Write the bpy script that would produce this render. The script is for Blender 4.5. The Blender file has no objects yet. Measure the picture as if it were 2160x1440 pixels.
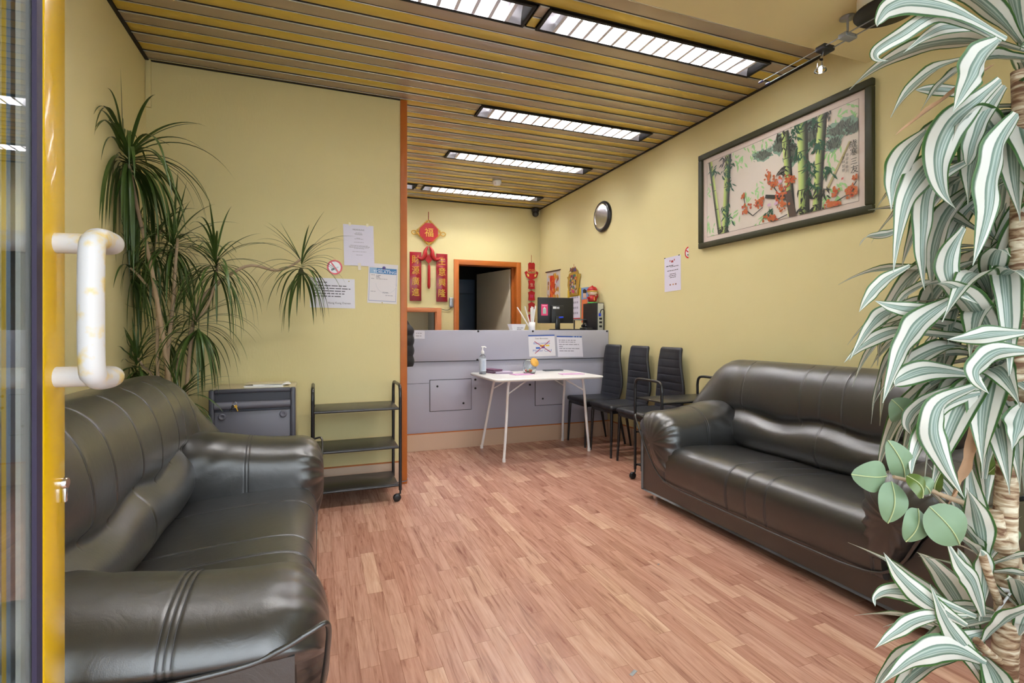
import bpy, bmesh, math, random
from mathutils import Vector, Matrix
C = bpy.context.scene.collection
PI = math.pi

# ------------------------------------------------------------ camera
F = 1080.0                       # focal length in pixels of the 2160 wide frame
HZ = 696.0                       # horizon row
H = 1.15                         # eye height
YAW = math.radians(20.7)
CA, SA = math.cos(YAW), math.sin(YAW)
cam = bpy.data.cameras.new('camera'); co = bpy.data.objects.new('camera', cam); C.objects.link(co)
cam.sensor_width = 36.0; cam.lens = 18.0; cam.shift_y = -(720-HZ)/2160.0
cam.clip_start = 0.02
co.location = (0, 0, H); co.rotation_euler = (PI/2, 0, -YAW)
bpy.context.scene.camera = co

# ------------------------------------------------------------ world, daylight portals, exposure
W = bpy.data.worlds.new('sky'); bpy.context.scene.world = W; W.use_nodes = True
wn = W.node_tree.nodes; wl = W.node_tree.links
bg = wn['Background']
tc = wn.new('ShaderNodeTexCoord'); sx = wn.new('ShaderNodeSeparateXYZ'); rp = wn.new('ShaderNodeValToRGB')
wl.new(tc.outputs['Generated'], sx.inputs[0]); wl.new(sx.outputs['Z'], rp.inputs[0]); wl.new(rp.outputs[0], bg.inputs[0])
rp.color_ramp.elements[0].position = 0.0; rp.color_ramp.elements[0].color = (0.62, 0.66, 0.70, 1)
rp.color_ramp.elements[1].position = 0.5; rp.color_ramp.elements[1].color = (0.86, 0.93, 1.0, 1)
bg.inputs[1].default_value = 3.0
vs = bpy.context.scene.view_settings
vs.view_transform = 'Standard'; vs.look = 'None'; vs.gamma = 1.0; vs.use_curve_mapping = False
vs.exposure = 1.05
TUBE_POWER = 9.0
FIXTURE_W = 11.5
def portal(x0, x1, z0, z1, y):
    l = bpy.data.lights.new('daylight_opening', 'AREA'); l.shape = 'RECTANGLE'; l.size = x1-x0; l.size_y = z1-z0
    l.cycles.is_portal = True
    o = bpy.data.objects.new('daylight_opening', l); C.objects.link(o)
    o.location = ((x0+x1)/2, y, (z0+z1)/2); o.rotation_euler = (PI/2, 0, 0)      # faces +Y
portal(-0.42, 0.60, 0.0, 2.25, -0.30)
portal(0.68, 2.90, 0.35, 2.60, -0.30)
portal(-1.0, -0.50, 0.35, 2.60, -0.30)

# ------------------------------------------------------------ pixel <-> place helpers
def P(px, py, zc):
    xc = (px-1080)*zc/F
    return Vector((xc*CA+zc*SA, -xc*SA+zc*CA, H+(HZ-py)*zc/F))
def onY(px, py, Y):
    t = (px-1080)/F; return P(px, py, Y/(CA-t*SA))
def onX(px, py, X):
    t = (px-1080)/F; return P(px, py, X/(t*CA+SA))
def onZ(px, py, Z):
    return P(px, py, F*(H-Z)/(py-HZ))

# ------------------------------------------------------------ materials
def lin(h):
    if isinstance(h, str):
        h = h.lstrip('#'); c = [int(h[i:i+2], 16)/255 for i in (0, 2, 4)]
    else: c = [x/255 for x in h]
    return tuple((x/12.92 if x <= .04045 else ((x+.055)/1.055)**2.4) for x in c)+(1.0,)
def mat(name, col, rough=.5, metal=0, spec=.5, bump=0, bscale=200, trans=0, emit=0, coat=0, var=0, vscale=3, bstretch=None):
    m = bpy.data.materials.new(name); m.use_nodes = True
    n = m.node_tree.nodes; l = m.node_tree.links; b = n['Principled BSDF']
    col = lin(col)
    b.inputs['Base Color'].default_value = col; b.inputs['Roughness'].default_value = rough
    b.inputs['Metallic'].default_value = metal; b.inputs['Specular IOR Level'].default_value = spec
    b.inputs['Transmission Weight'].default_value = trans; b.inputs['Coat Weight'].default_value = coat
    if emit:
        b.inputs['Emission Color'].default_value = col; b.inputs['Emission Strength'].default_value = emit
    t = n.new('ShaderNodeTexCoord')
    if var:
        nz = n.new('ShaderNodeTexNoise'); nz.inputs['Scale'].default_value = vscale; nz.inputs['Detail'].default_value = 4
        l.new(t.outputs['Object'], nz.inputs[0])
        mx = n.new('ShaderNodeMixRGB'); mx.blend_type = 'MIX'
        mx.inputs[1].default_value = tuple(c*(1-var) for c in col[:3])+(1,); mx.inputs[2].default_value = tuple(min(1, c*(1+var)) for c in col[:3])+(1,)
        l.new(nz.outputs[0], mx.inputs[0]); l.new(mx.outputs[0], b.inputs['Base Color'])
    if bump:
        nz = n.new('ShaderNodeTexNoise'); nz.inputs['Scale'].default_value = bscale; nz.inputs['Detail'].default_value = 3
        if bstretch:
            mp = n.new('ShaderNodeMapping'); mp.inputs['Scale'].default_value = bstretch
            l.new(t.outputs['Object'], mp.inputs[0]); l.new(mp.outputs[0], nz.inputs[0])
        else: l.new(t.outputs['Object'], nz.inputs[0])
        bp = n.new('ShaderNodeBump'); bp.inputs['Strength'].default_value = bump; bp.inputs['Distance'].default_value = .002
        l.new(nz.outputs[0], bp.inputs['Height']); l.new(bp.outputs[0], b.inputs['Normal'])
    return m
def mat_print(name, rough=.6, coat=0):
    m = bpy.data.materials.new(name); m.use_nodes = True
    n = m.node_tree.nodes; l = m.node_tree.links; b = n['Principled BSDF']
    a = n.new('ShaderNodeAttribute'); a.attribute_name = 'Col'
    l.new(a.outputs['Color'], b.inputs['Base Color']); b.inputs['Roughness'].default_value = rough; b.inputs['Coat Weight'].default_value = coat
    return m
M = {}
M['wall'] = mat('yellow_wallpaper', (221, 209, 155), .75, bump=.35, bscale=90, var=.045, vscale=1.3, bstretch=(1, 1, .35))
M['plaster'] = mat('yellow_plaster', (228, 213, 160), .8, bump=.3, bscale=40, var=.03)
M['beige'] = mat('beige_plinth', (205, 175, 150), .5, var=.04, vscale=8)
M['orange'] = mat('orange_wood', (184, 102, 36), .38, var=.12, vscale=9, bump=.1, bscale=60)
M['orange2'] = mat('orange_paint', (206, 130, 84), .45, var=.06)
M['slat_brown'] = mat('bronze_slat', (184, 168, 148), .33, metal=.35)
M['slat_gold'] = mat('gold_slat', (222, 194, 88), .30, metal=.35)
M['black'] = mat('black_gap', (22, 20, 18), .6)
M['edge_steel'] = mat('slat_edge', (222, 220, 215), .22, metal=.5)
M['leather'] = None
M['black_metal'] = mat('black_metal', (24, 24, 28), .28, spec=.6)
M['shelf'] = mat('dark_laminate', (44, 42, 42), .30, var=.08, bump=.1, bscale=30)
M['black_plastic'] = mat('black_plastic', (30, 30, 32), .4)
M['vinyl'] = mat('black_vinyl', (34, 35, 42), .42, bump=.12, bscale=260)
M['white_metal'] = mat('white_metal', (236, 234, 236), .3)
M['counter'] = mat('lavender_grey_panel', (176, 176, 192), .38, var=.03, vscale=2)
M['white_plastic'] = mat('white_plastic', (238, 238, 238), .35)
M['print'] = mat_print('printed_paper', .55)
M['gloss_print'] = mat_print('glossy_print', .25, .3)
M['chrome'] = mat('chrome', (215, 215, 220), .15, metal=1)
M['louvre'] = mat('bright_louvre', (232, 232, 238), .3, metal=.25)
M['steel'] = mat('brushed_steel', (160, 165, 172), .35, metal=.7)
M['tube'] = mat('lit_tube', (255, 250, 244), .5, emit=TUBE_POWER)
M['bulb'] = mat('lit_bulb', (255, 244, 225), .3, emit=14)
M['glass'] = mat('clear_glass', (245, 250, 250), .0, trans=1, spec=.5)
M['frame_green'] = mat('olive_frame', (50, 50, 22), .6)
M['door_yellow'] = mat('yellow_lacquer', (232, 186, 0), .25, coat=.4, var=.03, vscale=5)
M['grip'] = None
M['gasket'] = mat('dark_gasket', (58, 50, 74), .5)
M['spacer'] = mat('aluminium_spacer', (235, 236, 232), .4, metal=.0, bump=.4, bscale=900)
M['safe'] = mat('grey_plastic_case', (110, 110, 122), .42, var=.03)
M['safe_dark'] = mat('dark_grey_case', (74, 74, 84), .42)
M['safe_top'] = mat('beige_case_top', (196, 184, 150), .5)
M['thin_leaf'] = mat('narrow_leaf', (66, 90, 38), .38, var=.35, vscale=9)
M['bark'] = mat('pale_bark', (176, 152, 124), .8, bump=.8, bscale=60, var=.2, vscale=25)
M['pot'] = mat('terracotta_pot', (150, 84, 58), .7, var=.08)
M['soil'] = mat('potting_soil', (48, 36, 28), .95, bump=1, bscale=60)
M['ficus'] = mat('round_leaf', (116, 140, 108), .42, var=.12, vscale=14)
M['ficus_dark'] = mat('round_leaf_top', (84, 104, 40), .3, var=.1, vscale=14)
M['vein'] = mat('leaf_vein', (176, 186, 136), .5)
M['dry_leaf'] = mat('dry_leaf', (176, 138, 106), .7, var=.2, vscale=30)
M['tie'] = mat('white_tie', (240, 240, 244), .5)
M['cork'] = mat('cork_lid', (212, 162, 74), .7, var=.2, vscale=60)
M['dark_cloth'] = mat('black_quilt', (26, 27, 32), .55, bump=.3, bscale=120)
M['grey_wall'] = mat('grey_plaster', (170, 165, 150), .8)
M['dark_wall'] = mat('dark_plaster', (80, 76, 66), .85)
M['door_cream'] = mat('cream_door', (205, 196, 172), .5, var=.06)
M['blue_steel'] = mat('blue_grey_steel', (92, 108, 128), .38, metal=.3, var=.12, vscale=4)
M['pavement'] = mat('pavement', (150, 150, 150), .85, var=.1)
M['mirror'] = mat('mirror_glass', (120, 116, 100), .12, metal=1)
M['red'] = mat('red_lacquer', (172, 18, 24), .4)
M['gold'] = mat('gold_trim', (214, 168, 60), .4, metal=.3)
M['thread'] = mat('pale_thread', (84, 84, 88), .6)

def leather():
    m = bpy.data.materials.new('black_leather'); m.use_nodes = True
    n = m.node_tree.nodes; l = m.node_tree.links; b = n['Principled BSDF']
    b.inputs['Base Color'].default_value = (.017, .016, .0155, 1)
    b.inputs['Roughness'].default_value = .40; b.inputs['Specular IOR Level'].default_value = .9
    b.inputs['Coat Weight'].default_value = .85; b.inputs['Coat Roughness'].default_value = .34
    t = n.new('ShaderNodeTexCoord')
    v = n.new('ShaderNodeTexVoronoi'); v.inputs['Scale'].default_value = 330; v.feature = 'DISTANCE_TO_EDGE'
    z = n.new('ShaderNodeTexNoise'); z.inputs['Scale'].default_value = 14; z.inputs['Detail'].default_value = 5; z.inputs['Distortion'].default_value = 1.6
    l.new(t.outputs['Object'], v.inputs[0]); l.new(t.outputs['Object'], z.inputs[0])
    b1 = n.new('ShaderNodeBump'); b1.inputs['Strength'].default_value = .22; b1.inputs['Distance'].default_value = .0007
    b2 = n.new('ShaderNodeBump'); b2.inputs['Strength'].default_value = .25; b2.inputs['Distance'].default_value = .006
    l.new(z.outputs[0], b2.inputs['Height']); l.new(v.outputs['Distance'], b1.inputs['Height'])
    l.new(b2.outputs[0], b1.inputs['Normal']); l.new(b1.outputs[0], b.inputs['Normal'])
    return m
M['leather'] = leather()
def gripmat():
    m = mat('worn_white_paint', (236, 232, 226), .4)
    n = m.node_tree.nodes; l = m.node_tree.links; b = n['Principled BSDF']
    t = n.new('ShaderNodeTexCoord'); z = n.new('ShaderNodeTexNoise'); z.inputs['Scale'].default_value = 28; z.inputs['Detail'].default_value = 6
    r = n.new('ShaderNodeValToRGB'); l.new(t.outputs['Object'], z.inputs[0]); l.new(z.outputs[0], r.inputs[0])
    r.color_ramp.elements[0].position = .53; r.color_ramp.elements[0].color = lin((216, 213, 212))
    r.color_ramp.elements[1].position = .66; r.color_ramp.elements[1].color = lin((226, 196, 110))
    l.new(r.outputs[0], b.inputs['Base Color']); return m
M['grip'] = gripmat()
def floor_mat():
    m = bpy.data.materials.new('laminate_floor'); m.use_nodes = True
    n = m.node_tree.nodes; l = m.node_tree.links; b = n['Principled BSDF']
    t = n.new('ShaderNodeTexCoord'); mp = n.new('ShaderNodeMapping'); mp.inputs['Rotation'].default_value = (0, 0, PI/2)
    l.new(t.outputs['Object'], mp.inputs[0])
    def brick(w, off):
        k = n.new('ShaderNodeTexBrick'); k.inputs['Scale'].default_value = 1; k.inputs['Brick Width'].default_value = w; k.inputs['Row Height'].default_value = .0665
        k.inputs['Mortar Size'].default_value = .0006; k.inputs['Mortar Smooth'].default_value = 0; k.offset = off; k.offset_frequency = 3; k.squash = .7; k.squash_frequency = 2
        k.inputs['Color1'].default_value = (0, 0, 0, 1); k.inputs['Color2'].default_value = (1, 1, 1, 1); k.inputs['Mortar'].default_value = (.25, .25, .25, 1)
        l.new(mp.outputs[0], k.inputs[0]); return k
    k = brick(.43, .37)
    g = n.new('ShaderNodeMapping'); g.inputs['Scale'].default_value = (16, 1.3, 1); l.new(t.outputs['Object'], g.inputs[0])
    # shift grain per plank
    add = n.new('ShaderNodeVectorMath'); add.operation = 'ADD'; sc = n.new('ShaderNodeVectorMath'); sc.operation = 'SCALE'; sc.inputs['Scale'].default_value = 9
    l.new(k.outputs['Color'], sc.inputs[0]); l.new(g.outputs[0], add.inputs[0]); l.new(sc.outputs[0], add.inputs[1])
    z = n.new('ShaderNodeTexNoise'); z.inputs['Scale'].default_value = 2.2; z.inputs['Detail'].default_value = 8; z.inputs['Roughness'].default_value = .62; z.inputs['Distortion'].default_value = 1.1
    l.new(add.outputs[0], z.inputs[0])
    g2 = n.new('ShaderNodeMapping'); g2.inputs['Scale'].default_value = (90, 4, 1); l.new(t.outputs['Object'], g2.inputs[0])
    z2 = n.new('ShaderNodeTexNoise'); z2.inputs['Scale'].default_value = 1.5; z2.inputs['Detail'].default_value = 4; l.new(g2.outputs[0], z2.inputs[0])
    r1 = n.new('ShaderNodeValToRGB'); e = r1.color_ramp.elements
    e[0].position = 0; e[0].color = lin((188, 140, 120)); e[1].position = 1; e[1].color = lin((222, 182, 156))
    q = e.new(.35); q.color = lin((201, 153, 132)); q = e.new(.75); q.color = lin((207, 162, 141))
    l.new(k.outputs['Color'], r1.inputs[0])
    r2 = n.new('ShaderNodeValToRGB'); e = r2.color_ramp.elements
    e[0].position = .30; e[0].color = (.50, .38, .36, 1); e[1].position = .60; e[1].color = (1, 1, 1, 1)
    q = e.new(.43); q.color = (.84, .77, .74, 1)
    l.new(z.outputs[0], r2.inputs[0])
    mx = n.new('ShaderNodeMixRGB'); mx.blend_type = 'MULTIPLY'; mx.inputs[0].default_value = 1; l.new(r1.outputs[0], mx.inputs[1]); l.new(r2.outputs[0], mx.inputs[2])
    r3 = n.new('ShaderNodeValToRGB'); e = r3.color_ramp.elements; e[0].position = .3; e[0].color = (.82, .78, .76, 1); e[1].position = .6; e[1].color = (1, 1, 1, 1)
    l.new(z2.outputs[0], r3.inputs[0])
    m2 = n.new('ShaderNodeMixRGB'); m2.blend_type = 'MULTIPLY'; m2.inputs[0].default_value = .8; l.new(mx.outputs[0], m2.inputs[1]); l.new(r3.outputs[0], m2.inputs[2])
    m3 = n.new('ShaderNodeMixRGB'); m3.inputs[2].default_value = lin((140, 92, 70)); l.new(k.outputs['Fac'], m3.inputs[0]); l.new(m2.outputs[0], m3.inputs[1])
    l.new(m3.outputs[0], b.inputs['Base Color'])
    b.inputs['Roughness'].default_value = .27; b.inputs['Specular IOR Level'].default_value = .45
    bp = n.new('ShaderNodeBump'); bp.inputs['Strength'].default_value = .12; bp.inputs['Distance'].default_value = .001
    l.new(z2.outputs[0], bp.inputs['Height']); l.new(bp.outputs[0], b.inputs['Normal'])
    return m
M['floor'] = floor_mat()
def striped_leaf():
    m = bpy.data.materials.new('white_striped_leaf'); m.use_nodes = True
    n = m.node_tree.nodes; l = m.node_tree.links; b = n['Principled BSDF']
    uv = n.new('ShaderNodeUVMap'); uv.uv_map = 'uv'; s = n.new('ShaderNodeSeparateXYZ'); l.new(uv.outputs[0], s.inputs[0])
    a = n.new('ShaderNodeMath'); a.operation = 'SUBTRACT'; a.inputs[1].default_value = .5; l.new(s.outputs['X'], a.inputs[0])
    b2 = n.new('ShaderNodeMath'); b2.operation = 'ABSOLUTE'; l.new(a.outputs[0], b2.inputs[0])
    c = n.new('ShaderNodeMath'); c.operation = 'MULTIPLY'; c.inputs[1].default_value = 2; l.new(b2.outputs[0], c.inputs[0])
    mp = n.new('ShaderNodeMapping'); mp.inputs['Scale'].default_value = (11, .7, 1); l.new(uv.outputs[0], mp.inputs[0])
    z = n.new('ShaderNodeTexNoise'); z.inputs['Scale'].default_value = 1.6; z.inputs['Detail'].default_value = 3; l.new(mp.outputs[0], z.inputs[0])
    sc = n.new('ShaderNodeMath'); sc.operation = 'MULTIPLY_ADD'; sc.inputs[1].default_value = .13; l.new(z.outputs[0], sc.inputs[0])
    sub = n.new('ShaderNodeMath'); sub.operation = 'SUBTRACT'; sub.inputs[1].default_value = .065; l.new(c.outputs[0], sub.inputs[0]); l.new(sub.outputs[0], sc.inputs[2])
    r = n.new('ShaderNodeValToRGB'); e = r.color_ramp.elements; r.color_ramp.interpolation = 'LINEAR'
    G = lin((128, 148, 132)); Wh = lin((226, 225, 216)); D = lin((56, 92, 52)); E = lin((92, 128, 60))
    e[0].position = 0; e[0].color = lin((186, 198, 190)); e[1].position = 1; e[1].color = E
    for p, col in ((.08, lin((118, 142, 130))), (.17, lin((190, 202, 192))), (.24, G), (.33, lin((92, 120, 104))), (.38, Wh), (.78, Wh), (.84, D), (.95, lin((66, 108, 52)))):
        q = e.new(p); q.color = col
    l.new(sc.outputs[0], r.inputs[0]); l.new(r.outputs[0], b.inputs['Base Color']); b.inputs['Roughness'].default_value = .38
    tr = n.new('ShaderNodeBsdfTranslucent'); l.new(r.outputs[0], tr.inputs[0])
    mx = n.new('ShaderNodeMixShader'); mx.inputs[0].default_value = .22; out = n['Material Output']
    l.new(b.outputs[0], mx.inputs[1]); l.new(tr.outputs[0], mx.inputs[2]); l.new(mx.outputs[0], out.inputs[0])
    return m
M['striped'] = striped_leaf()

# ------------------------------------------------------------ mesh builder
def catmull(pts, n, closed=True):
    out = []; k = len(pts); segs = k if closed else k-1
    for i in range(n):
        t = i/(n if closed else n-1)*segs; j = min(int(t), segs-1); f = t-j
        g = (lambda q: Vector(pts[q % k])) if closed else (lambda q: Vector(pts[max(0, min(k-1, q))]))
        a, b, c, d = g(j-1), g(j), g(j+1), g(j+2)
        out.append(.5*((2*b)+(c-a)*f+(2*a-5*b+4*c-d)*f*f+(3*b-a-3*c+d)*f**3))
    return out
_glyph = {}
class MB:
    def __init__(s): s.v = []; s.f = []; s.mi = []; s.col = []; s.sm = []; s.uv = []
    def add(s, vs_, fs, m=0, col=None, smooth=False, uvs=None):
        o = len(s.v); s.v += [Vector(p) for p in vs_]
        for i, f in enumerate(fs):
            s.f.append([a+o for a in f]); s.mi.append(m); s.col.append(col or (1, 1, 1, 1)); s.sm.append(smooth)
            s.uv.append([uvs[a] for a in f] if uvs else None)
        return s
    def box(s, a, b, m=0, bev=0, col=None, mtx=None):
        a = Vector(a); b = Vector(b)
        bm = bmesh.new(); bmesh.ops.create_cube(bm, size=1)
        for v in bm.verts: v.co = Vector([(a[i]+b[i])/2+v.co[i]*abs(b[i]-a[i]) for i in range(3)])
        if bev: bmesh.ops.bevel(bm, geom=bm.edges[:], offset=bev, segments=2, affect='EDGES', profile=.5)
        if mtx is not None: bm.transform(mtx)
        bm.verts.index_update()
        s.add([v.co.copy() for v in bm.verts], [[v.index for v in f.verts] for f in bm.faces], m, col, bev > 0); bm.free(); return s
    def loft(s, rings, m=0, closed=True, caps=True, smooth=True, col=None, uvs=None, loop=False):
        n = len(rings[0]); vs_ = [p for r in rings for p in r]; fs = []
        R = len(rings)
        for i in range(R if loop else R-1):
            for j in range(n if closed else n-1):
                a = i*n+j; b = i*n+(j+1) % n; c = ((i+1) % R)*n+(j+1) % n; d = ((i+1) % R)*n+j
                fs.append([a, b, c, d])
        s.add(vs_, fs, m, col, smooth, uvs)
        if caps and closed and not loop:
            s.add(rings[0], [list(range(n))[::-1]], m, col, False); s.add(rings[-1], [list(range(n))], m, col, False)
        return s
    def tube(s, pts, r, n=10, m=0, caps=True, closed=False, col=None):
        pts = [Vector(p) for p in pts]; rings = []
        K = len(pts)
        t0 = (pts[1]-pts[0]).normalized(); up = Vector((0, 0, 1)) if abs(t0.z) < .9 else Vector((1, 0, 0))
        nrm = (up-t0*up.dot(t0)).normalized()
        for i, p in enumerate(pts):
            if closed: t = (pts[(i+1) % K]-pts[i-1]).normalized()
            elif i == 0: t = t0
            elif i == K-1: t = (pts[-1]-pts[-2]).normalized()
            else: t = ((pts[i+1]-p).normalized()+(p-pts[i-1]).normalized()).normalized()
            nrm = (nrm-t*nrm.dot(t)).normalized(); bn = t.cross(nrm)
            rr = r[i] if isinstance(r, (list, tuple)) else r
            rings.append([p+nrm*math.cos(2*PI*j/n)*rr+bn*math.sin(2*PI*j/n)*rr for j in range(n)])
        return s.loft(rings, m, caps=caps, loop=closed, col=col)
    def lathe(s, prof, c=(0, 0, 0), n=24, m=0, mtx=None, col=None):
        c = Vector(c); rings = []
        for r, z in prof:
            ring = [Vector((r*math.cos(2*PI*j/n), r*math.sin(2*PI*j/n), z)) for j in range(n)]
            rings.append([(mtx @ p if mtx is not None else p)+c for p in ring])
        return s.loft(rings, m, col=col)
    def sphere(s, c, r, m=0, n=16, sc=(1, 1, 1), col=None):
        pr = [(max(1e-5, r*math.sin(PI*i/(n//2))), -r*math.cos(PI*i/(n//2))) for i in range(n//2+1)]
        return s.lathe(pr, c, n, m, Matrix.Diagonal(Vector(sc)), col=col)
    def poly(s, pts, m=0, col=None): return s.add(pts, [list(range(len(pts)))], m, col)
    def slab(s, pts, d, m=0, col=None):
        pts = [Vector(p) for p in pts]; d = Vector(d); n = len(pts)
        s.add(pts+[p+d for p in pts], [list(range(n)), list(range(n, 2*n))[::-1]]+[[i, i+n, (i+1) % n+n, (i+1) % n] for i in range(n)], m, col); return s
    def text(s, st, org, ex, ey, size, m=0, col=None, align='CENTER', wide=1):
        key = st
        if key not in _glyph:
            cu = bpy.data.curves.new('t', 'FONT'); cu.body = st; cu.size = 1; cu.align_x = 'LEFT'; cu.resolution_u = 3
            ob = bpy.data.objects.new('t', cu); C.objects.link(ob); bpy.context.view_layer.update()
            me = bpy.data.meshes.new_from_object(ob.evaluated_get(bpy.context.evaluated_depsgraph_get()))
            _glyph[key] = ([v.co.copy() for v in me.vertices], [list(p.vertices) for p in me.polygons])
            bpy.data.objects.remove(ob); bpy.data.curves.remove(cu); bpy.data.meshes.remove(me)
        vs_, fs = _glyph[key]
        if not vs_: return s
        x0 = min(v.x for v in vs_); x1 = max(v.x for v in vs_); off = {'CENTER': (x0+x1)/2, 'LEFT': x0, 'RIGHT': x1}[align]
        org = Vector(org); ex = Vector(ex); ey = Vector(ey)
        return s.add([org+ex*((v.x-off)*size*wide)+ey*(v.y*size) for v in vs_], fs, m, col)
    def build(s, name, mats, parent=None, local=False, recalc=True):
        me = bpy.data.meshes.new(name); off = Vector((0, 0, 0))
        if parent is not None and not local:
            q = parent
            while q is not None: off += q.location; q = q.parent
        me.from_pydata([v-off for v in s.v], [], s.f)
        if not isinstance(mats, (list, tuple)): mats = [mats]
        for mm in mats: me.materials.append(mm)
        for i, p in enumerate(me.polygons): p.material_index = s.mi[i]; p.use_smooth = s.sm[i]
        if any(c != (1, 1, 1, 1) for c in s.col):
            ca = me.color_attributes.new('Col', 'FLOAT_COLOR', 'CORNER')
            for i, p in enumerate(me.polygons):
                for li in p.loop_indices: ca.data[li].color = s.col[i]
        if any(s.uv):
            uvl = me.uv_layers.new(name='uv')
            for i, p in enumerate(me.polygons):
                if s.uv[i]:
                    for k, li in enumerate(p.loop_indices): uvl.data[li].uv = s.uv[i][k]
        if recalc:
            bm = bmesh.new(); bm.from_mesh(me); bmesh.ops.recalc_face_normals(bm, faces=bm.faces[:]); bm.to_mesh(me); bm.free()
        o = bpy.data.objects.new(name, me); C.objects.link(o)
        if parent is not None: o.parent = parent
        return o
def tag(o, label=None, cat=None, group=None, kind=None):
    if label: o['label'] = label
    if cat: o['category'] = cat
    if group: o['group'] = group
    if kind: o['kind'] = kind
    return o
def thing(name, label, cat, loc=(0, 0, 0), rz=0, group=None):
    o = bpy.data.objects.new(name, None); C.objects.link(o); o.location = loc; o.rotation_euler = (0, 0, rz); o.empty_display_size = .05
    return tag(o, label, cat, group)
def struct(name, mb, m, parent=None, recalc=True): return tag(mb.build(name, m, parent, recalc=recalc), kind='structure')
def children(o): return [c for c in bpy.data.objects if c.parent == o]
def dup(o, loc=None, rz=None, label=None, parent=None):
    c = o.copy(); C.objects.link(c); c.parent = parent
    if loc is not None: c.location = loc
    if rz is not None: c.rotation_euler = (0, 0, rz)
    if label: c['label'] = label
    for ch in children(o): dup(ch, parent=c)
    return c
def smooth01(t): t = max(0, min(1, t)); return t*t*(3-2*t)

# ------------------------------------------------------------ the room
XL, XR, YP, YB, ZC, ZF = -1.03, 2.96, 3.88, 6.70, 2.87, 2.69
YF = -0.12
def wb(*a, **k): return MB().box(*a, **k)
struct('floor', wb((XL-.1, YF-.15, -.05), (XR+.1, 9.2, 0)), M['floor'])
struct('wall_left', wb((XL-.1, YF-.15, 0), (XL, YB+.1, 3.0)), M['wall'])
struct('wall_right', wb((XR, YF-.15, 0), (XR+.1, YB+.1, 3.0)), M['wall'])
struct('wall_partition', wb((XL, YP, 0), (.572, YP+.12, ZC)), M['wall'])
struct('trim_1', wb((.572, YP-.012, 0), (.622, YP+.13, ZC), bev=.003), M['orange'])
struct('trim_2', MB().box((XL+.001, YP-.02, ZC-.35+.05), (XL+.03, YP, ZC), bev=.002), M['wall'])
# back wall with doorway and hatch
dL, dR, dT = onY(957, 600, YB).x, onY(1098, 600, YB).x, 2.10
hR, hT, hL = onY(930.5, 690, YB).x, onY(900, 649, YB).z, .75
b = MB()
b.box((XL, YB, 0), (hL, YB+.1, 3.0)); b.box((hL, YB, hT), (hR, YB+.1, 3.0)); b.box((hL, YB, 0), (hR, YB+.1, .95))
b.box((hR, YB, 0), (dL, YB+.1, 3.0)); b.box((dL, YB, dT), (dR, YB+.1, 3.0)); b.box((dR, YB, 0), (XR, YB+.1, 3.0))
struct('wall_back', b, M['wall'])
b = MB(); w = .068
b.box((dL, YB-.02, 0), (dL+w, YB+.14, dT), bev=.004); b.box((dR-w, YB-.02, 0), (dR, YB+.14, dT), bev=.004); b.box((dL+w, YB-.02, dT-w), (dR-w, YB+.14, dT), bev=.004)
b.box((dR-w-.03, YB+.09, 0), (dR-w, YB+.13, dT-w))
struct('door_frame_back', b, M['orange'])
b = MB(); b.box((hL, YB-.02, .95), (hR, YB+.12, .95+.06)); b.box((hR-.062, YB-.02, 1.01), (hR, YB+.12, hT), bev=.003); b.box((hL, YB-.02, hT-.055), (hR-.062, YB+.12, hT), bev=.003)
struct('window_3', b, M['orange2'])
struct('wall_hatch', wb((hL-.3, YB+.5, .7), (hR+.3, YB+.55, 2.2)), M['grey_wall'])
# back room
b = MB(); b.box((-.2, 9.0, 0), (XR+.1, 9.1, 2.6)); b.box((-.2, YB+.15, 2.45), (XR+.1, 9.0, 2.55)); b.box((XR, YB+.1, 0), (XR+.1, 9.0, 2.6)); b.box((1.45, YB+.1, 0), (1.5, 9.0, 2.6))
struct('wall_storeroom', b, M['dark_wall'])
d = thing('door', 'cream hinged door standing ajar inside the orange doorway behind the counter', 'door', (2.575, YB+.16, 0)); d['kind'] = 'thing'
b = MB(); ang = math.atan2(.87, -.26)
mt = Matrix.Translation(d.location) @ Matrix.Rotation(ang, 4, 'Z')
b.box((0, -.02, .01), (.86, .02, 2.02), bev=.003, mtx=mt); b.build('door_leaf', M['door_cream'], d)
b = MB(); b.tube([mt @ Vector((.8, .02, 1.05)), mt @ Vector((.8, .07, 1.05)), mt @ Vector((.68, .07, 1.05))], .009); b.build('handle', M['chrome'], d)
cb = thing('steel_cabinet', 'blue-grey tall steel cabinet inside the room beyond the orange doorway', 'cabinet', (2.0, 8.2, 0))
b = MB(); b.box((1.6, 8.0, .0), (2.38, 8.4, 1.97), bev=.01); b.build('body', M['blue_steel'], cb)
b = MB(); b.box((1.63, 7.985, .1), (2.35, 8.0, 1.72), bev=.004); b.box((1.63, 7.985, 1.75), (2.35, 8.0, 1.94), bev=.004); b.build('door_panel', M['blue_steel'], cb)
b = MB()
for i in range(5): b.box((1.6, 7.0+i*.4, 2.33), (XR, 7.08+i*.4, 2.449), bev=.01)
struct('ceiling_beams', b, M['dark_wall'])
# baseboards
def plinth(name, a, bb):
    m_ = MB(); m_.box(a, bb, 0, .002); m_.box((a[0], a[1], bb[2]), (bb[0], bb[1], bb[2]+.008), 1); return struct(name, m_, [M['beige'], M['orange']])
plinth('baseboard_partition', (XL, YP-.014, 0), (.571, YP, .165))
plinth('baseboard_right', (XR-.014, YF, 0), (XR, 4.86, .165))
plinth('baseboard_left', (XL, YF, 0), (XL+.014, YP-.014, .165))
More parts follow.
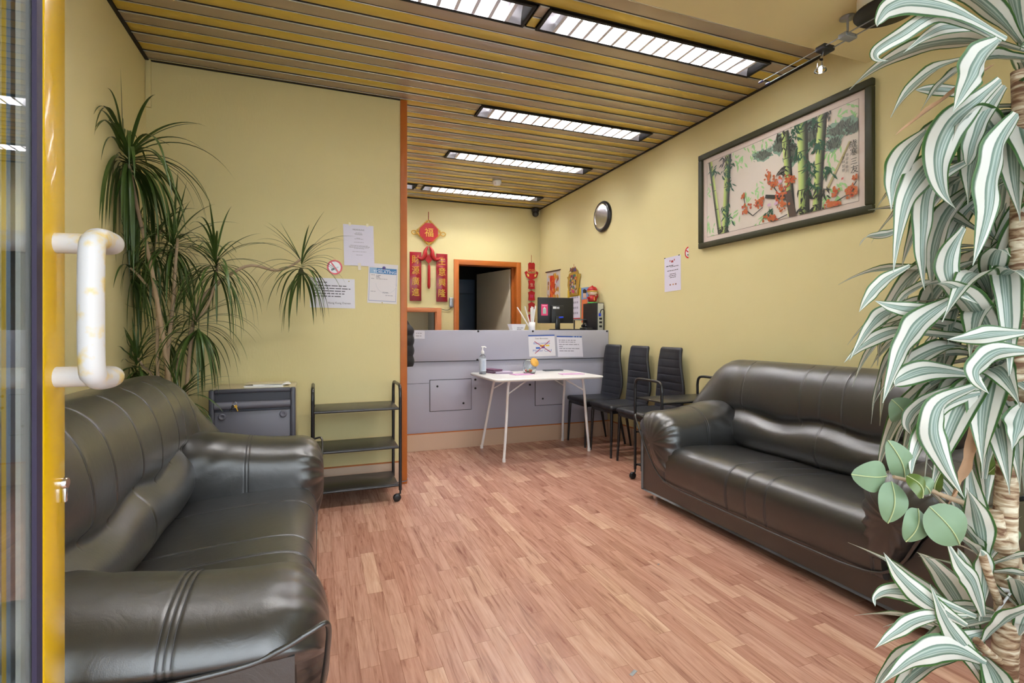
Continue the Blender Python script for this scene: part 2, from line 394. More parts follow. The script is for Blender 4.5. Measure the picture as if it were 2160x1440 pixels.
# slatted ceiling
b = MB(); p = .105; Y00 = 1.96
LIGHT_ROWS = [(2.485, [(-.485, 1.10), (1.155, 2.725)]), (3.745, [(1.165, 2.735)]), (4.795, [(1.165, 2.735)]), (6.055, [(-.485, 1.10), (1.165, 2.735)])]
nsl = int((YB-Y00)/p)+1; Xs0, Xs1 = XL+.02, XR-.02
b.box((XL, 1.9, ZC+.115), (XR, YB, ZC+.125), 2)
for i in range(nsl):
    y0 = Y00+i*p; y1 = min(y0+p-.008, YB-.004)
    if y1-y0 < .02: continue
    brown = i % 2; zz = ZC if brown else ZC+.003
    xs_ = [Xs0, Xs1]
    for yl, rects in LIGHT_ROWS:
        if yl-.01 < y0 < yl+.2:
            xs_ = [Xs0]
            for a, c in rects: xs_ += [a, c]
            xs_.append(Xs1)
    for xa, xb in zip(xs_[::2], xs_[1::2]):
        b.box((xa, y0, zz), (xb, y1, zz+.012), 0 if brown else 1, .0025)
        b.box((xa, y1-.0005, ZC+.002), (xb, y1+.0085, ZC+.009), 2)
        b.box((xa, y0+.0002, zz-.003), (xb, y0+.0075, zz+.004), 3, .0012)
struct('ceiling', b, [M['slat_brown'], M['slat_gold'], M['black'], M['edge_steel']])
b = MB(); b.box((XR-.02, 2.0, ZC-.006), (XR, YB, ZC+.02)); b.box((XL, 2.0, ZC-.006), (XL+.02, YP, ZC+.02)); b.box((XL, YB-.012, ZC-.006), (XR, YB, ZC+.01)); b.box((XL+.02, YP-.012, ZC-.004), (.57, YP, ZC+.01))
struct('trim_3', b, M['black'])
struct('ceiling_front', wb((XL, YF-.15, ZF), (XR, 2.04, 3.0)), M['plaster'])
# shop front behind the camera: wall with openings, frames and panes, pavement outside
b = MB()
b.box((XL, YF-.15, 2.60), (XR, YF, ZF+.2)); b.box((-.42, YF-.15, 2.25), (.62, YF, 2.60)); b.box((XL, YF-.15, 0), (-.46, YF, .35)); b.box((.64, YF-.15, 0), (XR, YF, .35))
b.box((-.46, YF-.15, 0), (-.42, YF, 2.6)); b.box((.60, YF-.15, 0), (.66, YF, 2.6))
struct('wall_front', b, M['plaster'])
for nm, x0, x1 in (('window_1', .66, XR), ('window_2', XL, -.46)):
    b = MB(); t = .05
    b.box((x0, YF-.1, .35), (x0+t, YF-.04, 2.6)); b.box((x1-t, YF-.1, .35), (x1, YF-.04, 2.6)); b.box((x0+t, YF-.1, .35), (x1-t, YF-.04, .4)); b.box((x0+t, YF-.1, 2.55), (x1-t, YF-.04, 2.6))
    fr = struct(nm, b, M['door_yellow'])
    b = MB(); b.box((x0+t, YF-.075, .4), (x1-t, YF-.069, 2.55)); struct('pane', b, M['glass'], fr)
struct('ground', wb((-12, -14, -.08), (14, YF-.15, -.02)), M['pavement'])

# ------------------------------------------------------------ entrance door leaf (open, beside the camera)
DX, DE = -.36, .97
e = thing('door', 'yellow glazed entrance door standing open at the left edge', 'door', (DX-.03, .05, 0)); e['kind'] = 'thing'
b = MB()
b.box((DX-.025, .902, .02), (DX, DE, 2.2), bev=.004); b.box((DX-.055, .936, .02), (DX-.025, DE, 2.2), bev=.002); b.box((DX-.055, .910, .10), (DX-.044, .936, 2.15), bev=.001)
b.box((DX-.055, .03, .02), (DX, .10, 2.2), bev=.004)
for (za, zb) in ((.02, .12), (2.13, 2.2)): b.box((DX-.055, .10, za), (DX, .902, zb), bev=.002)
b.build('door_frame', M['door_yellow'], e)
for xx in (DX-.009, DX-.034):
    b = MB(); b.box((xx-.002, .108, .128), (xx+.002, .899, 2.122)); b.build('glass_pane', M['glass'], e)
b = MB(); b.box((DX-.0065, .886, .122), (DX-.001, .9018, 2.128)); b.build('gasket', M['gasket'], e)
b = MB(); b.box((DX-.018, .866, .128), (DX-.0125, .8985, 2.122)); b.build('spacer_bar', M['spacer'], e)
b = MB(); b.box((DX-.030, .872, .128), (DX-.0255, .8985, 2.122)); tag(b.build('spacer_bar', mat('blue_grey_spacer', (120, 142, 165), .4, metal=.3, bump=.4, bscale=900), e), label='blue-grey inner spacer bar')
# cranked pull handle
g = MB()
hx = DX+.073
zt, zb_ = P(120, 512, .753).z, P(120, 795, .753).z
def handle_path():
    pts = [(DX-.003, DE-.03, zt), (DX+.03, DE-.03, zt), (hx-.014, DE-.032, zt), (hx, DE-.048, zt), (hx, DE-.085, zt), (hx, DE-.110, zt-.006), (hx, DE-.122, zt-.03)]
    low = [(a, b_, zt+zb_-c) for a, b_, c in reversed(pts)]
    return pts+low
pp = handle_path()
g.tube(catmull([Vector(q) for q in pp], 56, closed=False), .0152, 18)
g.build('pull_handle', M['grip'], e)
b = MB(); zz = onX(133, 1035, DX).z
b.lathe([(.0085, 0), (.0085, .006), (.0075, .007)], (DX, DE-.012, zz+.012), 14, mtx=Matrix.Rotation(PI/2, 3, 'Y')); b.box((DX, DE-.016, zz-.016), (DX+.006, DE-.008, zz+.006), bev=.001)
b.build('lock_cylinder', M['chrome'], e)

# ------------------------------------------------------------ sofas
def sofa(label, X0, sgn, Y0, L, seat_seams, back_seams, arm_seams=((.262, .275, .288), (.2685, .2815)), puffk=1.0):
    root = thing('sofa', label, 'sofa', (X0+sgn*.42, Y0+L/2, 0), group=None)
    def T(u, v, w): return Vector((X0+sgn*v, Y0+u, w))
    AW = .33
    def samples(a, b_, n, seams):
        s = [a+(b_-a)*i/n for i in range(n+1)]
        for q in seams:
            for dd in (-.02, -.012, -.007, -.0035, 0, .0035, .007, .012, .02):
                if a < q+dd < b_: s.append(q+dd)
        return sorted(set(round(x, 5) for x in s))
    def groove(u, seams, d=.0045, wd=.0045): return -sum(d*math.exp(-((u-q)/wd)**2) for q in seams)
    def nrm2(pr):
        out = []; n = len(pr)
        ar = sum(pr[i].x*pr[(i+1) % n].y-pr[(i+1) % n].x*pr[i].y for i in range(n)); sg = 1 if ar > 0 else -1
        for i in range(n):
            t = (pr[(i+1) % n]-pr[i-1]); out.append(Vector((t.y, -t.x)).normalized()*sg)
        return out
    # frame
    ol = [(.0, .05), (.0, .520), (.035, .522), (.095, .43), (.17, .29), (.26, .19), (.40, .175)]
    ol = ol+[(L-a, c) for a, c in reversed(ol)]
    f = MB(); rings = []
    for v, k in ((.02, .008), (.008, .0), (.84, .0), (.852, .008)):
        rings.append([T(a+(k if a < L/2 else -k), v, c+(k if c < .1 else -k)) for a, c in ol])
    f.loft(rings, smooth=False); f.build('base_frame', M['leather'], root)
    # seat
    sp = catmull([(.02, .165), (-.014, .20), (-.022, .28), (-.012, .35), (.025, .393), (.10, .410), (.3, .402), (.50, .385), (.62, .375), (.66, .3), (.5, .19), (.2, .17)], 72)
    sn = nrm2(sp); f = MB(); rings = []
    us = samples(.26, L-.26, 40, seat_seams)
    def seatpt(i, u, ex=0):
        g_ = groove(u, seat_seams); pf = .004*abs(math.sin(2.4*(u-L/2)*PI))
        q = sp[i]+sn[i]*(g_+pf+ex) if i < 46 else sp[i]
        return T(u, q.x, q.y)
    for u in us: rings.append([seatpt(i, u) for i in range(72)])
    f.loft(rings); f.build('seat_cushion', M['leather'], root)
    # backrest
    bp_ = catmull([(.60, .33), (.52, .38), (.475, .46), (.485, .54), (.538, .603), (.512, .655), (.515, .75), (.545, .85), (.60, .917), (.68, .945), (.78, .92), (.84, .82), (.858, .6), (.85, .3), (.84, .14), (.66, .14)], 96)
    bn = nrm2(bp_); R = .24
    def backpt(i, u, ex=0):
        q = bp_[i].copy(); w = q.y; front = i < 52
        upper = w > .60
        g_ = groove(u, back_seams if upper else seat_seams[2:3], .004, .0045) if front else 0
        if front:
            puff = puffk*(.007*math.cos(2*PI*(u-L/2)/.48)+.005*math.sin(9.7*u+2))
            if abs(w-.60) < .14:
                q.y += .020*math.cos(2*PI*(u-L/2)/.55)*max(0, 1-abs(w-.60)/.14)
            q += bn[i]*(g_+ex+puff*(1 if upper else .6)*max(0, 1-math.exp(-((w-.6)/.05)**2)))
        else: q += bn[i]*ex*0
        e_ = min(u, L-u); fr = 1 if e_ >= R else (max(0, 1-(1-e_/R)**2.3))**(1/2.3)
        if q.y > .5: q.y = .5+(q.y-.5)*(.30+.70*fr)
        q.x = .70+(q.x-.70)*(.62+.38*fr)
        if front: q.x -= .13*(1-smooth01(e_/.26))*math.exp(-((q.y-.57)/.15)**2)
        return T(u, q.x, q.y)
    us = samples(.0, L, 46, back_seams); us = sorted(set(us+[.004, .012, .025, L-.004, L-.012, L-.025]))
    f = MB(); f.loft([[backpt(i, u) for i in range(96)] for u in us]); f.build('backrest', M['leather'], root)
    # arms
    ap = catmull([(.02, .19), (-.018, .27), (-.030, .42), (-.012, .53), (.05, .590), (.14, .613), (.235, .605), (.30, .582), (.334, .548), (.334, .522), (.29, .49), (.20, .38), (.11, .24)], 80)
    an = nrm2(ap)
    for side in (0, 1):
        def armpt(i, v, ex=0, side=side):
            q = ap[i].copy(); k = smooth01((v-.1)/.5)
            if q.y > .40: q.y += .055*k*(q.y-.40)/.2
            q += an[i]*(ex+groove(v, arm_seams[side], .0014, .003))
            wr = math.sin(46*v+q.y*60+side)*.0035*smooth01((v-.30)/.1)*(1-smooth01((v-.62)/.1))*(1 if q.x < .12 else .15)
            q += an[i]*wr
            vv = v
            if v < .07:
                s_ = (.07-v)/.13; fr = (max(0, 1-s_**2.4))**(1/2.4)
                c_ = Vector((.13, .42)); th = math.atan2(q.y-c_.y, q.x-c_.x)
                pl = .012*math.sin(th*17+1.3*math.sin(th*5))*smooth01(s_*1.25)*(1 if math.sin(th) < .75 else .4)
                q = c_+(q-c_)*(.10+.90*fr); q += (q-c_).normalized()*pl
            u = AW-q.x if side == 0 else L-AW+q.x
            return T(u, vv, q.y)
        vs_ = [.80, .74, .68, .62, .57, .52, .48, .44, .41, .38, .35, .32, .30]+[.296-.003*k_ for k_ in range(34)]+[.18, .14, .11, .085, .07, .055, .04, .025, .01, -.005, -.018, -.030, -.040, -.048, -.054, -.058, -.0599]
        f = MB(); f.loft([[armpt(i, v) for i in range(80)] for v in vs_])
        a = f.build('armrest', M['leather'], root)
        for v in arm_seams[side]:
            st = MB(); st.tube([armpt(i, v, .0030) for i in range(8, 52)], .0008, 5)
            tag(st.build('stitched_seam', M['thread'], a), label='pale stitched seam across the armrest')
    for q in seat_seams:
        for o_ in ((-.006, .006) if abs(q-L/2) > .02 else (0,)):
            st = MB(); st.tube([seatpt(i, q+o_, .0030) for i in range(3, 42)], .0006, 5); tag(st.build('stitched_seam', M['thread'], root), label='thin grey stitching over the seat')
    for q in back_seams:
        st = MB(); st.tube([backpt(i, q, .0030) for i in range(26, 52)], .0006, 5); tag(st.build('stitched_seam', M['thread'], root), label='thin grey stitching up the backrest')
    # piping
    half = [(-.006, .80, .516), (-.007, .4, .516), (-.007, .12, .522), (-.006, .035, .540), (-.002, -.02, .562), (.018, -.052, .560), (.065, -.052, .475), (.125, -.042, .365), (.185, -.030, .265), (.27, -.024, .195), (.40, -.024, .172), (.60, -.022, .166)]
    pts = [Vector(q) for q in half]+[Vector((L/2, -.022, .164))]+[Vector((L-q[0], q[1], q[2])) for q in reversed(half)]
    f = MB(); f.tube([T(*q) for q in catmull(pts, 150, closed=False)], .0058, 8); f.build('piping', M['leather'], root)
    for u, v in ((.10, .06), (L-.10, .06), (.10, .80), (L-.10, .80)):
        f = MB(); f.lathe([(.018, 0), (.022, .006), (.022, .03), (.03, .055)], T(u, v, 0), 16); f.build('foot', M['chrome'], root)
    return root
LL = 1.90
cs = LL/2
sofa('black leather three-seat sofa along the right wall under the bamboo picture', 2.085, 1, 1.105, LL, [cs-.655, cs-.13, cs, cs+.13, cs+.655], [cs-.62, cs-.13, cs, cs+.13, cs+.56], ((.27, .282), (.27, .282)), .6)
sofa('black leather three-seat sofa in the left foreground with its back to the left wall', -.035, -1, 1.075, LL, [cs-.44, cs-.16, cs, cs+.40, cs+.60], [cs-.66, cs-.42, cs-.22, cs, cs+.24, cs+.44, cs+.62, cs+.78], ((.212, .224, .236), (.2685, .2815)))

# ------------------------------------------------------------ shelf trolleys
def trolley(label, loc, rz, Lx, Dy):
    r = thing('shelf_trolley', label, 'trolley', loc, rz, 'black shelf trolleys')
    for x in (0, Lx):
        pts = [(x, 0, .075), (x, 0, .71), (x, .012, .755), (x, .05, .775), (x, Dy/2, .777), (x, Dy-.05, .775), (x, Dy-.012, .755), (x, Dy, .71), (x, Dy, .075)]
        b = MB(); b.tube(catmull([Vector(q) for q in [pts[0]]+[(x, 0, .4), (x, 0, .66)]+pts[1:8]+[(x, Dy, .66), (x, Dy, .4), pts[8]]], 60, closed=False), .0105, 12); b.build('end_hoop', M['black_metal'], r, True)
    for z in (.105, .36, .62):
        b = MB(); b.box((.012, .004, z), (Lx-.012, Dy-.004, z+.012), 0, .002)
        b.tube([(.0, .002, z+.002), (Lx, .002, z+.002)], .0075, 8, 1); b.tube([(.0, Dy-.002, z+.002), (Lx, Dy-.002, z+.002)], .0075, 8, 1)
        b.build('shelf', [M['shelf'], M['black_metal']], r, True)
    for x in (0, Lx):
        for y in (0, Dy):
            b = MB(); b.tube([(x, y, .075), (x, y, .05)], .006, 8); b.tube([(x, y, .052), (x-.018, y, .045), (x-.022, y, .026)], .006, 8)
            mt = Matrix.Translation((x-.022, y, .026)) @ Matrix.Rotation(PI/2, 4, 'X')
            b.lathe([(.004, -.012), (.020, -.012), (.026, -.008), (.026, .008), (.020, .012), (.004, .012)], (x-.022, y, .0262), 20, mtx=Matrix.Rotation(PI/2, 3, 'X'))
            b.build('caster', M['black_plastic'], r, True)
    return r
trolley('black three-tier shelf trolley against the left partition beside the orange trim', (-.035, 3.49, 0), 0, .55, .345)
trolley('black shelf trolley between the right sofa and the row of chairs', (2.295, 3.045, 0), 0, .60, .33)

# ------------------------------------------------------------ chairs
def chair():
    r = thing('dining_chair', 'black high-back vinyl dining chair nearest the grey counter, end of the row', 'chair', (0, 0, 0), 0, 'high-back chairs along the right wall')
    # faces -X ; front at x=-.23
    b = MB(); rings = []
    for (z, k) in ((.425, .015), (.43, .004), (.445, 0), (.462, .004), (.470, .02), (.473, .06)):
        pr = [(-.235+k, -.20+k*.9), (-.235+k, .20-k*.9), (.19-k, .185-k), (.19-k, -.185+k)]
        pts = []
        for i in range(4):
            a = Vector(pr[i]); bb = Vector(pr[(i+1) % 4]); c0 = Vector(pr[i-1])
            for t in (0, .5, 1):
                d1 = (c0-a).normalized()*.025; d2 = (bb-a).normalized()*.025
                pts.append(a+d1*(1-t)**2+d2*t**2)
            pts.append((a+bb)/2)
        rings.append([Vector((q.x, q.y, z)) for q in pts])
    b.loft(rings); b.build('seat', M['vinyl'], r, True)
    b = MB(); b.box((-.215, -.18, .395), (.18, .18, .425), 0, .003); b.build('seat_frame', M['black_metal'], r, True)
    # backrest
    def cx(z):
        t = (z-.42)/.58; return .150+.085*t+.022*math.sin(t*PI*1.6+.3)
    def hw(z):
        t = (z-.42)/.58; return .165+.025*math.sin(min(1, t/.35)*PI/2)-.050*smooth01((t-.25)/.75)
    zs = []; n = 110
    for i in range(n+1): zs.append(.425+.575*i/n)
    rings = []
    seams = [.50, .565, .63, .695, .76, .825, .895]
    for z in zs:
        h = hw(z); g_ = sum(.003*math.exp(-((z-q)/.0035)**2) for q in seams); th = .017
        if z > .975: k = (z-.975)/.026; th *= math.sqrt(max(.05, 1-k*k)); h -= .012*(1-math.sqrt(max(0, 1-k*k)))
        pf = .002*abs(math.sin(PI*(z-.50)/.065))
        c = cx(z); ring = []
        for (yy, xx) in ((-1, 0), (-.97, -.75), (-.90, -1), (-.5, -1.05), (0, -1.05), (.5, -1.05), (.90, -1), (.97, -.75), (1, 0), (.97, .75), (.9, 1), (0, 1), (-.9, 1), (-.97, .75)):
            x = c+xx*th
            if xx <= -1: x += g_-pf*(1 if abs(yy) < .8 else .5)
            ring.append(Vector((x, yy*h, z)))
        rings.append(ring)
    b.__init__(); b.loft(rings); b.build('backrest', M['vinyl'], r, True)
    for s_ in (-1, 1):
        b = MB(); b.tube([(-.205, s_*.168, .41), (-.222, s_*.182, 0)], [.015, .0095], 10); b.build('leg', M['black_metal'], r, True)
        b = MB(); b.tube([(.165, s_*.165, .43), (.172, s_*.17, .30), (.232, s_*.185, 0)], [.015, .014, .0095], 10); b.build('leg', M['black_metal'], r, True)
    return r
ch = chair(); ch.location = (2.665, 4.62, 0)
dup(ch, (2.675, 4.165, 0), 0, 'black high-back vinyl dining chair in the middle of the row of three')
dup(ch, (2.685, 3.71, 0), 0, 'black high-back vinyl dining chair nearest the trolley and the sofa')

# ------------------------------------------------------------ counter
ct = thing('reception_counter', 'lavender-grey panelled reception counter across the back of the room', 'counter', (1.6, 4.9, 0))
CY = 4.87; x0, x1 = .20, XR-.002
b = MB(); b.box((x0, CY, .165), (x1, CY+.04, .86), 0, .002); b.build('lower_panel', M['counter'], ct)
b = MB(); b.box((x0, CY-.022, .85), (x1, CY+.02, 1.150), 0, .004); b.build('upper_panel', M['counter'], ct)
b = MB(); b.box((x0, CY+.02, 1.105), (x1, CY+.62, 1.135), 0, .002); b.build('worktop', M['counter'], ct)
b = MB(); b.box((x0, CY-.006, 0), (x1, CY+.034, .158)); b.box((x0, CY-.006, .158), (x1, CY-.0005, .168), 1); b.build('plinth', [M['beige'], M['orange']], ct)
for xa in (x0, 1.5, 2.9):
    b = MB(); b.box((xa, CY+.04, 0), (xa+.03, CY+.6, 1.1)); b.build('side_panel', M['counter'], ct)
for (pa, pb, pc, pd) in ((907, 802, 993.5, 866), (1129, 800, 1190, 855)):
    a = onY(pa, pb, CY); c = onY(pc, pd, CY); zt_, zb2 = .668, .372
    b = MB(); b.box((a.x, CY-.008, zb2), (c.x, CY, zt_), 0, .0015); b.box((a.x-.005, CY-.0015, zb2-.005), (c.x+.005, CY-.0001, zt_+.005), 1); b.build('hatch_cover', [M['counter'], M['black']], ct)
b = MB()
for zx, zy in ((350, 655), (583, 805), (690, 595), (690, 672), (1178, 640), (1292, 765)):
    p_ = onY(840+zx/4.235, 660+zy/4.235, CY-.009); b = MB(); b.lathe([(.0105, 0), (.0105, .0085)], p_, 12, mtx=Matrix.Rotation(-PI/2, 3, 'X')); b.build('screw_cap', M['black'], ct)
for zx, zy in ((707, 418), (715, 160), (1203, 160), (1865, 155)):
    p_ = onY(840+zx/4.235, 660+zy/4.235, CY-.024); p_.z = min(p_.z, 1.138); b = MB(); b.lathe([(.0105, 0), (.0105, .004)], p_, 12, mtx=Matrix.Rotation(-PI/2, 3, 'X')); b.build('screw_cap', M['black'], ct)
b = MB(); zl = .64; b.box((.63, CY-.0012, zl), (onY(905, 800, CY).x, CY-.0001, zl+.003)); b.box((.63, CY-.023, .846), (x1, CY-.0205, .852)); b.build('panel_joint', M['black'], ct)

# ------------------------------------------------------------ folding table
tb = thing('folding_table', 'white folding table with slim tubular legs in front of the counter', 'table', (1.91, 4.4, 0))
tx0, tx1, ty0, ty1, tz = 1.375, 2.43, 4.04, 4.82, .737
b = MB(); rings = []
for z, k in ((tz-.024, .012), (tz-.018, .002), (tz-.008, 0), (tz-.002, .006), (tz, .02), (tz-.003, .045)):
    pts = []
    for cx_, cy_, a0 in ((tx1-.05, ty1-.05, 0), (tx0+.05, ty1-.05, 90), (tx0+.05, ty0+.05, 180), (tx1-.05, ty0+.05, 270)):
        for q in range(5):
            a = math.radians(a0+q*22.5); pts.append(Vector((cx_+(.05-k)*math.cos(a), cy_+(.05-k)*math.sin(a), z)))
    rings.append(pts)
b.loft(rings); b.build('tabletop', mat('white_tabletop', (224, 222, 220), .35, var=.05, vscale=14), tb)
for (tx, ty, fx, fy, sx_) in ((1.585, 4.27, 1.512, 4.20, 1), (1.585, 4.66, 1.487, 4.77, 1), (2.325, 4.27, 2.408, 4.30, -1), (2.325, 4.66, 2.375, 4.80, -1)):
    b = MB(); b.tube(catmull([Vector(q) for q in ((tx+sx_*.10, ty, tz-.03), (tx+sx_*.03, ty, tz-.034), (tx-sx_*.005, ty, tz-.07), (tx+(fx-tx)*.5, ty+(fy-ty)*.5, .36), (fx, fy, 0.012))], 24, closed=False), .0125, 10)
    b.tube([(fx+(tx-fx)*.0, fy, .0), (fx, fy, .03)], .0155, 10)
    lg = b.build('leg', M['white_metal'], tb)
    b = MB(); b.tube([(tx-sx_*.012, ty+(fy-ty)*.2, .585), (tx+sx_*.20, ty+(.02 if ty < 4.4 else -.02), tz-.03)], .007, 8); b.build('brace', M['white_metal'], lg)

# ------------------------------------------------------------ printed matter helper
def pr_rect(b, o, ex, ey, x0, y0, x1, y1, col, lift, m=0):
    n = Vector(ex).cross(Vector(ey)).normalized()*lift
    b.poly([o+ex*x0+ey*y0+n, o+ex*x1+ey*y0+n, o+ex*x1+ey*y1+n, o+ex*x0+ey*y1+n], m, col)
def words(b, o, ex, ey, x0, x1, y, h, col, lift, rnd):
    x = x0
    while x < x1-h:
        w_ = min(x1-x, rnd.uniform(1.2, 4.2)*h); 
        yy = 0
        pr_rect(b, o, ex, ey, x, y, x+w_, y+h*.62, col, lift)
        x += w_+h*.55
def sheet(name, label, cat, quad, draw, thick=.0006, col=(225, 225, 235), coat=False, group=None):
    """quad: bottom-left, bottom-right, top-left points of the sheet; draw(b, o, ex, ey, w, h)"""
    o, br, tl = [Vector(q) for q in quad]; ex = br-o; ey = tl-o; w_, h_ = ex.length, ey.length; ex.normalize(); ey.normalize(); n = ex.cross(ey).normalized()
    b = MB(); cc = lin(col)
    b.slab([o+n*thick, o+ex*w_+n*thick, o+ex*w_+ey*h_+n*thick, o+ey*h_+n*thick], -n*thick, 0, cc)
    draw(b, o+n*thick, ex, ey, w_, h_, n)
    ob = b.build(name, M['gloss_print'] if coat else M['print'], recalc=False)
    return tag(ob, label, cat, group)
K = lin((60, 58, 66)); GR = lin((150, 148, 158))
rnd = random.Random(5)
yp = YP-.0015
def q_on(pl, px0, py0, px1, py1, px2=None, py2=None):
    """bottom-left, bottom-right, top-left"""
    return [pl(px0, py1), pl(px1, py1), pl(px0, py0)]
plp = lambda a, c: onY(a, c, yp)
def flat(p0, p1, p2):   # make an axis-aligned-ish rectangle keeping the tilt
    return [p0, p1, p2]
def d_notice(b, o, ex, ey, w, h, n):
    b.text('MEDEDELING', o+ex*w*.5+ey*h*.865+n*.0004, ex, ey, .0135, 0, K)
    for yy, x0_, x1_ in ((.80, .40, .60), (.775, .36, .64), (.755, .38, .62), (.67, .42, .58), (.65, .36, .66), (.57, .34, .66), (.49, .22, .80), (.465, .17, .86), (.44, .18, .84), (.415, .34, .68), (.34, .28, .74), (.26, .40, .64)):
        words(b, o, ex, ey, w*x0_, w*x1_, h*yy, .0045, GR, .0004, rnd)
    for tx_ in (.22, .80): pr_rect(b, o, ex, ey, w*tx_-.008, h-.008, w*tx_+.008, h+.014, lin((238, 232, 205)), .0006)
    pr_rect(b, o, ex, ey, w*.5-.01, -.03, w*.5+.01, .02, lin((228, 222, 210)), .0006)
sheet('paper_notice', 'white A4 text notice taped highest on the partition beside the orange trim', 'notice', [onY(726, 559, yp-.0025), onY(790, 562, yp-.0025), onY(723.5, 472, yp-.0025)], d_notice, col=(222, 220, 236))
def d_note(b, o, ex, ey, w, h, n):
    for yy, x0_, x1_ in ((.84, .10, .38), (.73, .10, .86), (.64, .10, .90), (.555, .10, .82), (.465, .10, .78), (.375, .10, .68)):
        words(b, o, ex, ey, w*x0_, w*x1_, h*yy, .0105, lin((90, 88, 98)), .0004, rnd)
    b.text('Hong Kong Damen', o+ex*w*.90+ey*h*.14+n*.0004, ex, ey, .020, 0, lin((80, 78, 88)), 'RIGHT')
    for tx_, cc in ((.10, (176, 60, 110)), (.87, (180, 160, 60))):
        c_ = o+ex*w*tx_+ey*h*.92; b.sphere(c_, .004, 0, 8, col=lin(cc))
sheet('paper_note', 'white landscape note with large print, pinned half behind the hanging plant crown', 'notice', [plp(654, 648), plp(749, 650.5), plp(653, 584.5)], d_note)
def d_cert(b, o, ex, ey, w, h, n):
    B1 = lin((70, 130, 186))
    pr_rect(b, o, ex, ey, w*.05, h*.745, w*.95, h*.89, B1, .0004); pr_rect(b, o, ex, ey, w*.05, h*.745, w*.28, h*.89, lin((150, 185, 215)), .0006)
    b.text('TOELATING', o+ex*w*.55+ey*h*.765+n*.001, ex, ey, .028, 0, lin((235, 240, 245)), wide=1.1); words(b, o, ex, ey, w*.32, w*.72, h*.845, .006, lin((235, 240, 245)), .001, rnd)
    for a in ((.04, .06, .05, .89), (.95, .06, .96, .89), (.04, .055, .96, .067)): pr_rect(b, o, ex, ey, w*a[0], h*a[1], w*a[2], h*a[3], lin((130, 140, 180)), .0004)
    for yy, x0_, x1_ in ((.70, .1, .22), (.70, .27, .42), (.68, .27, .40), (.66, .27, .38), (.64, .27, .40), (.61, .1, .24), (.61, .27, .68), (.29, .1, .3), (.28, .5, .72), (.26, .5, .7), (.20, .6, .85)):
        words(b, o, ex, ey, w*x0_, w*x1_, h*yy, .0055, GR, .0004, rnd)
    for k in range(26):
        a0 = PI*1.02+k*PI*.038; c_ = o+ex*w*.62+ey*h*.52; r0, r1 = w*.35, w*.362
        b.poly([c_+ex*math.cos(a0)*r0+ey*math.sin(a0)*r0+n*.0004, c_+ex*math.cos(a0)*r1+ey*math.sin(a0)*r1+n*.0004, c_+ex*math.cos(a0+.12)*r1+ey*math.sin(a0+.12)*r1+n*.0004, c_+ex*math.cos(a0+.12)*r0+ey*math.sin(a0+.12)*r0+n*.0004], 0, lin((205, 205, 210)))
    b.lathe([(.002, 0), (.012, 0), (.012, .002), (.002, .002)], o+ex*w*.52+ey*h*.90, 16, mtx=Matrix.Rotation(PI/2, 3, 'X'), col=lin((100, 90, 150)))
    b.sphere(o+ex*w*.5+ey*h*.02, .004, 0, 8, col=lin((190, 170, 50)))
sheet('certificate', 'certificate with a blue header band and thin border beside the orange trim', 'certificate', [plp(774.5, 638), plp(837, 641.5), plp(777.5, 554)], d_cert, col=(226, 222, 224))
def nosmoke(name, label, c, ex, ey, r, half=False):
    b = MB(); n = ex.cross(ey).normalized(); a0, a1 = (0, 2*PI) if not half else (PI*.52, PI*1.48)
    N = 40
    def arc(r0, r1, col, l):
        for k in range(N):
            t0 = a0+(a1-a0)*k/N; t1 = a0+(a1-a0)*(k+1)/N
            b.poly([c+(ex*math.cos(t)+ey*math.sin(t))*q+n*l for q, t in ((r0, t0), (r1, t0), (r1, t1), (r0, t1))] if r0 > 0 else [c+n*l]+[c+(ex*math.cos(t)+ey*math.sin(t))*r1+n*l for t in (t0, t1)], 0, col)
    arc(0, r, lin((232, 232, 236)), .001); arc(r*.78, r, lin((200, 18, 38)), .0016)
    def bar(a, bq, wd, col, l):
        a = c+ex*a[0]*r+ey*a[1]*r; q = c+ex*bq[0]*r+ey*bq[1]*r; t = (q-a).normalized(); s_ = n.cross(t)*wd/2
        b.poly([a-s_+n*l, q-s_+n*l, q+s_+n*l, a+s_+n*l], 0, col)
    if half: bar((-.62, .42), (-.06, .05), r*.2, lin((200, 18, 38)), .0022); bar((-.3, -.45), (-.08, -.35), r*.3, lin((60, 80, 70)), .0018)
    else: bar((-.45, .62), (.45, -.62), r*.18, lin((200, 18, 38)), .0022); bar((-.45, -.38), (-.05, -.20), r*.26, lin((40, 60, 70)), .0018); bar((-.05, -.2), (.5, .05), r*.2, lin((200, 205, 210)), .0018)
    b.slab([c+(ex*math.cos(a0+(a1-a0)*k/N)+ey*math.sin(a0+(a1-a0)*k/N))*r for k in range(N)], n*.0008, 0, lin((225, 225, 225)))
    return tag(b.build(name, M['gloss_print'], recalc=False), label, 'sign')
EX, EZ = Vector((1, 0, 0)), Vector((0, 0, 1)); EYn = Vector((0, -1, 0))
nosmoke('no_smoking_sign', 'round red-ringed no smoking sticker on the left partition', onY(706, 563.5, yp), EX, EZ, .0525)
nosmoke('no_smoking_sign', 'half of a round no smoking sticker on the right wall beside the small notice', onX(1453, 532, XR-.002), EYn, EZ, .050, True)
plr = lambda a, c: onX(a, c, XR-.002)
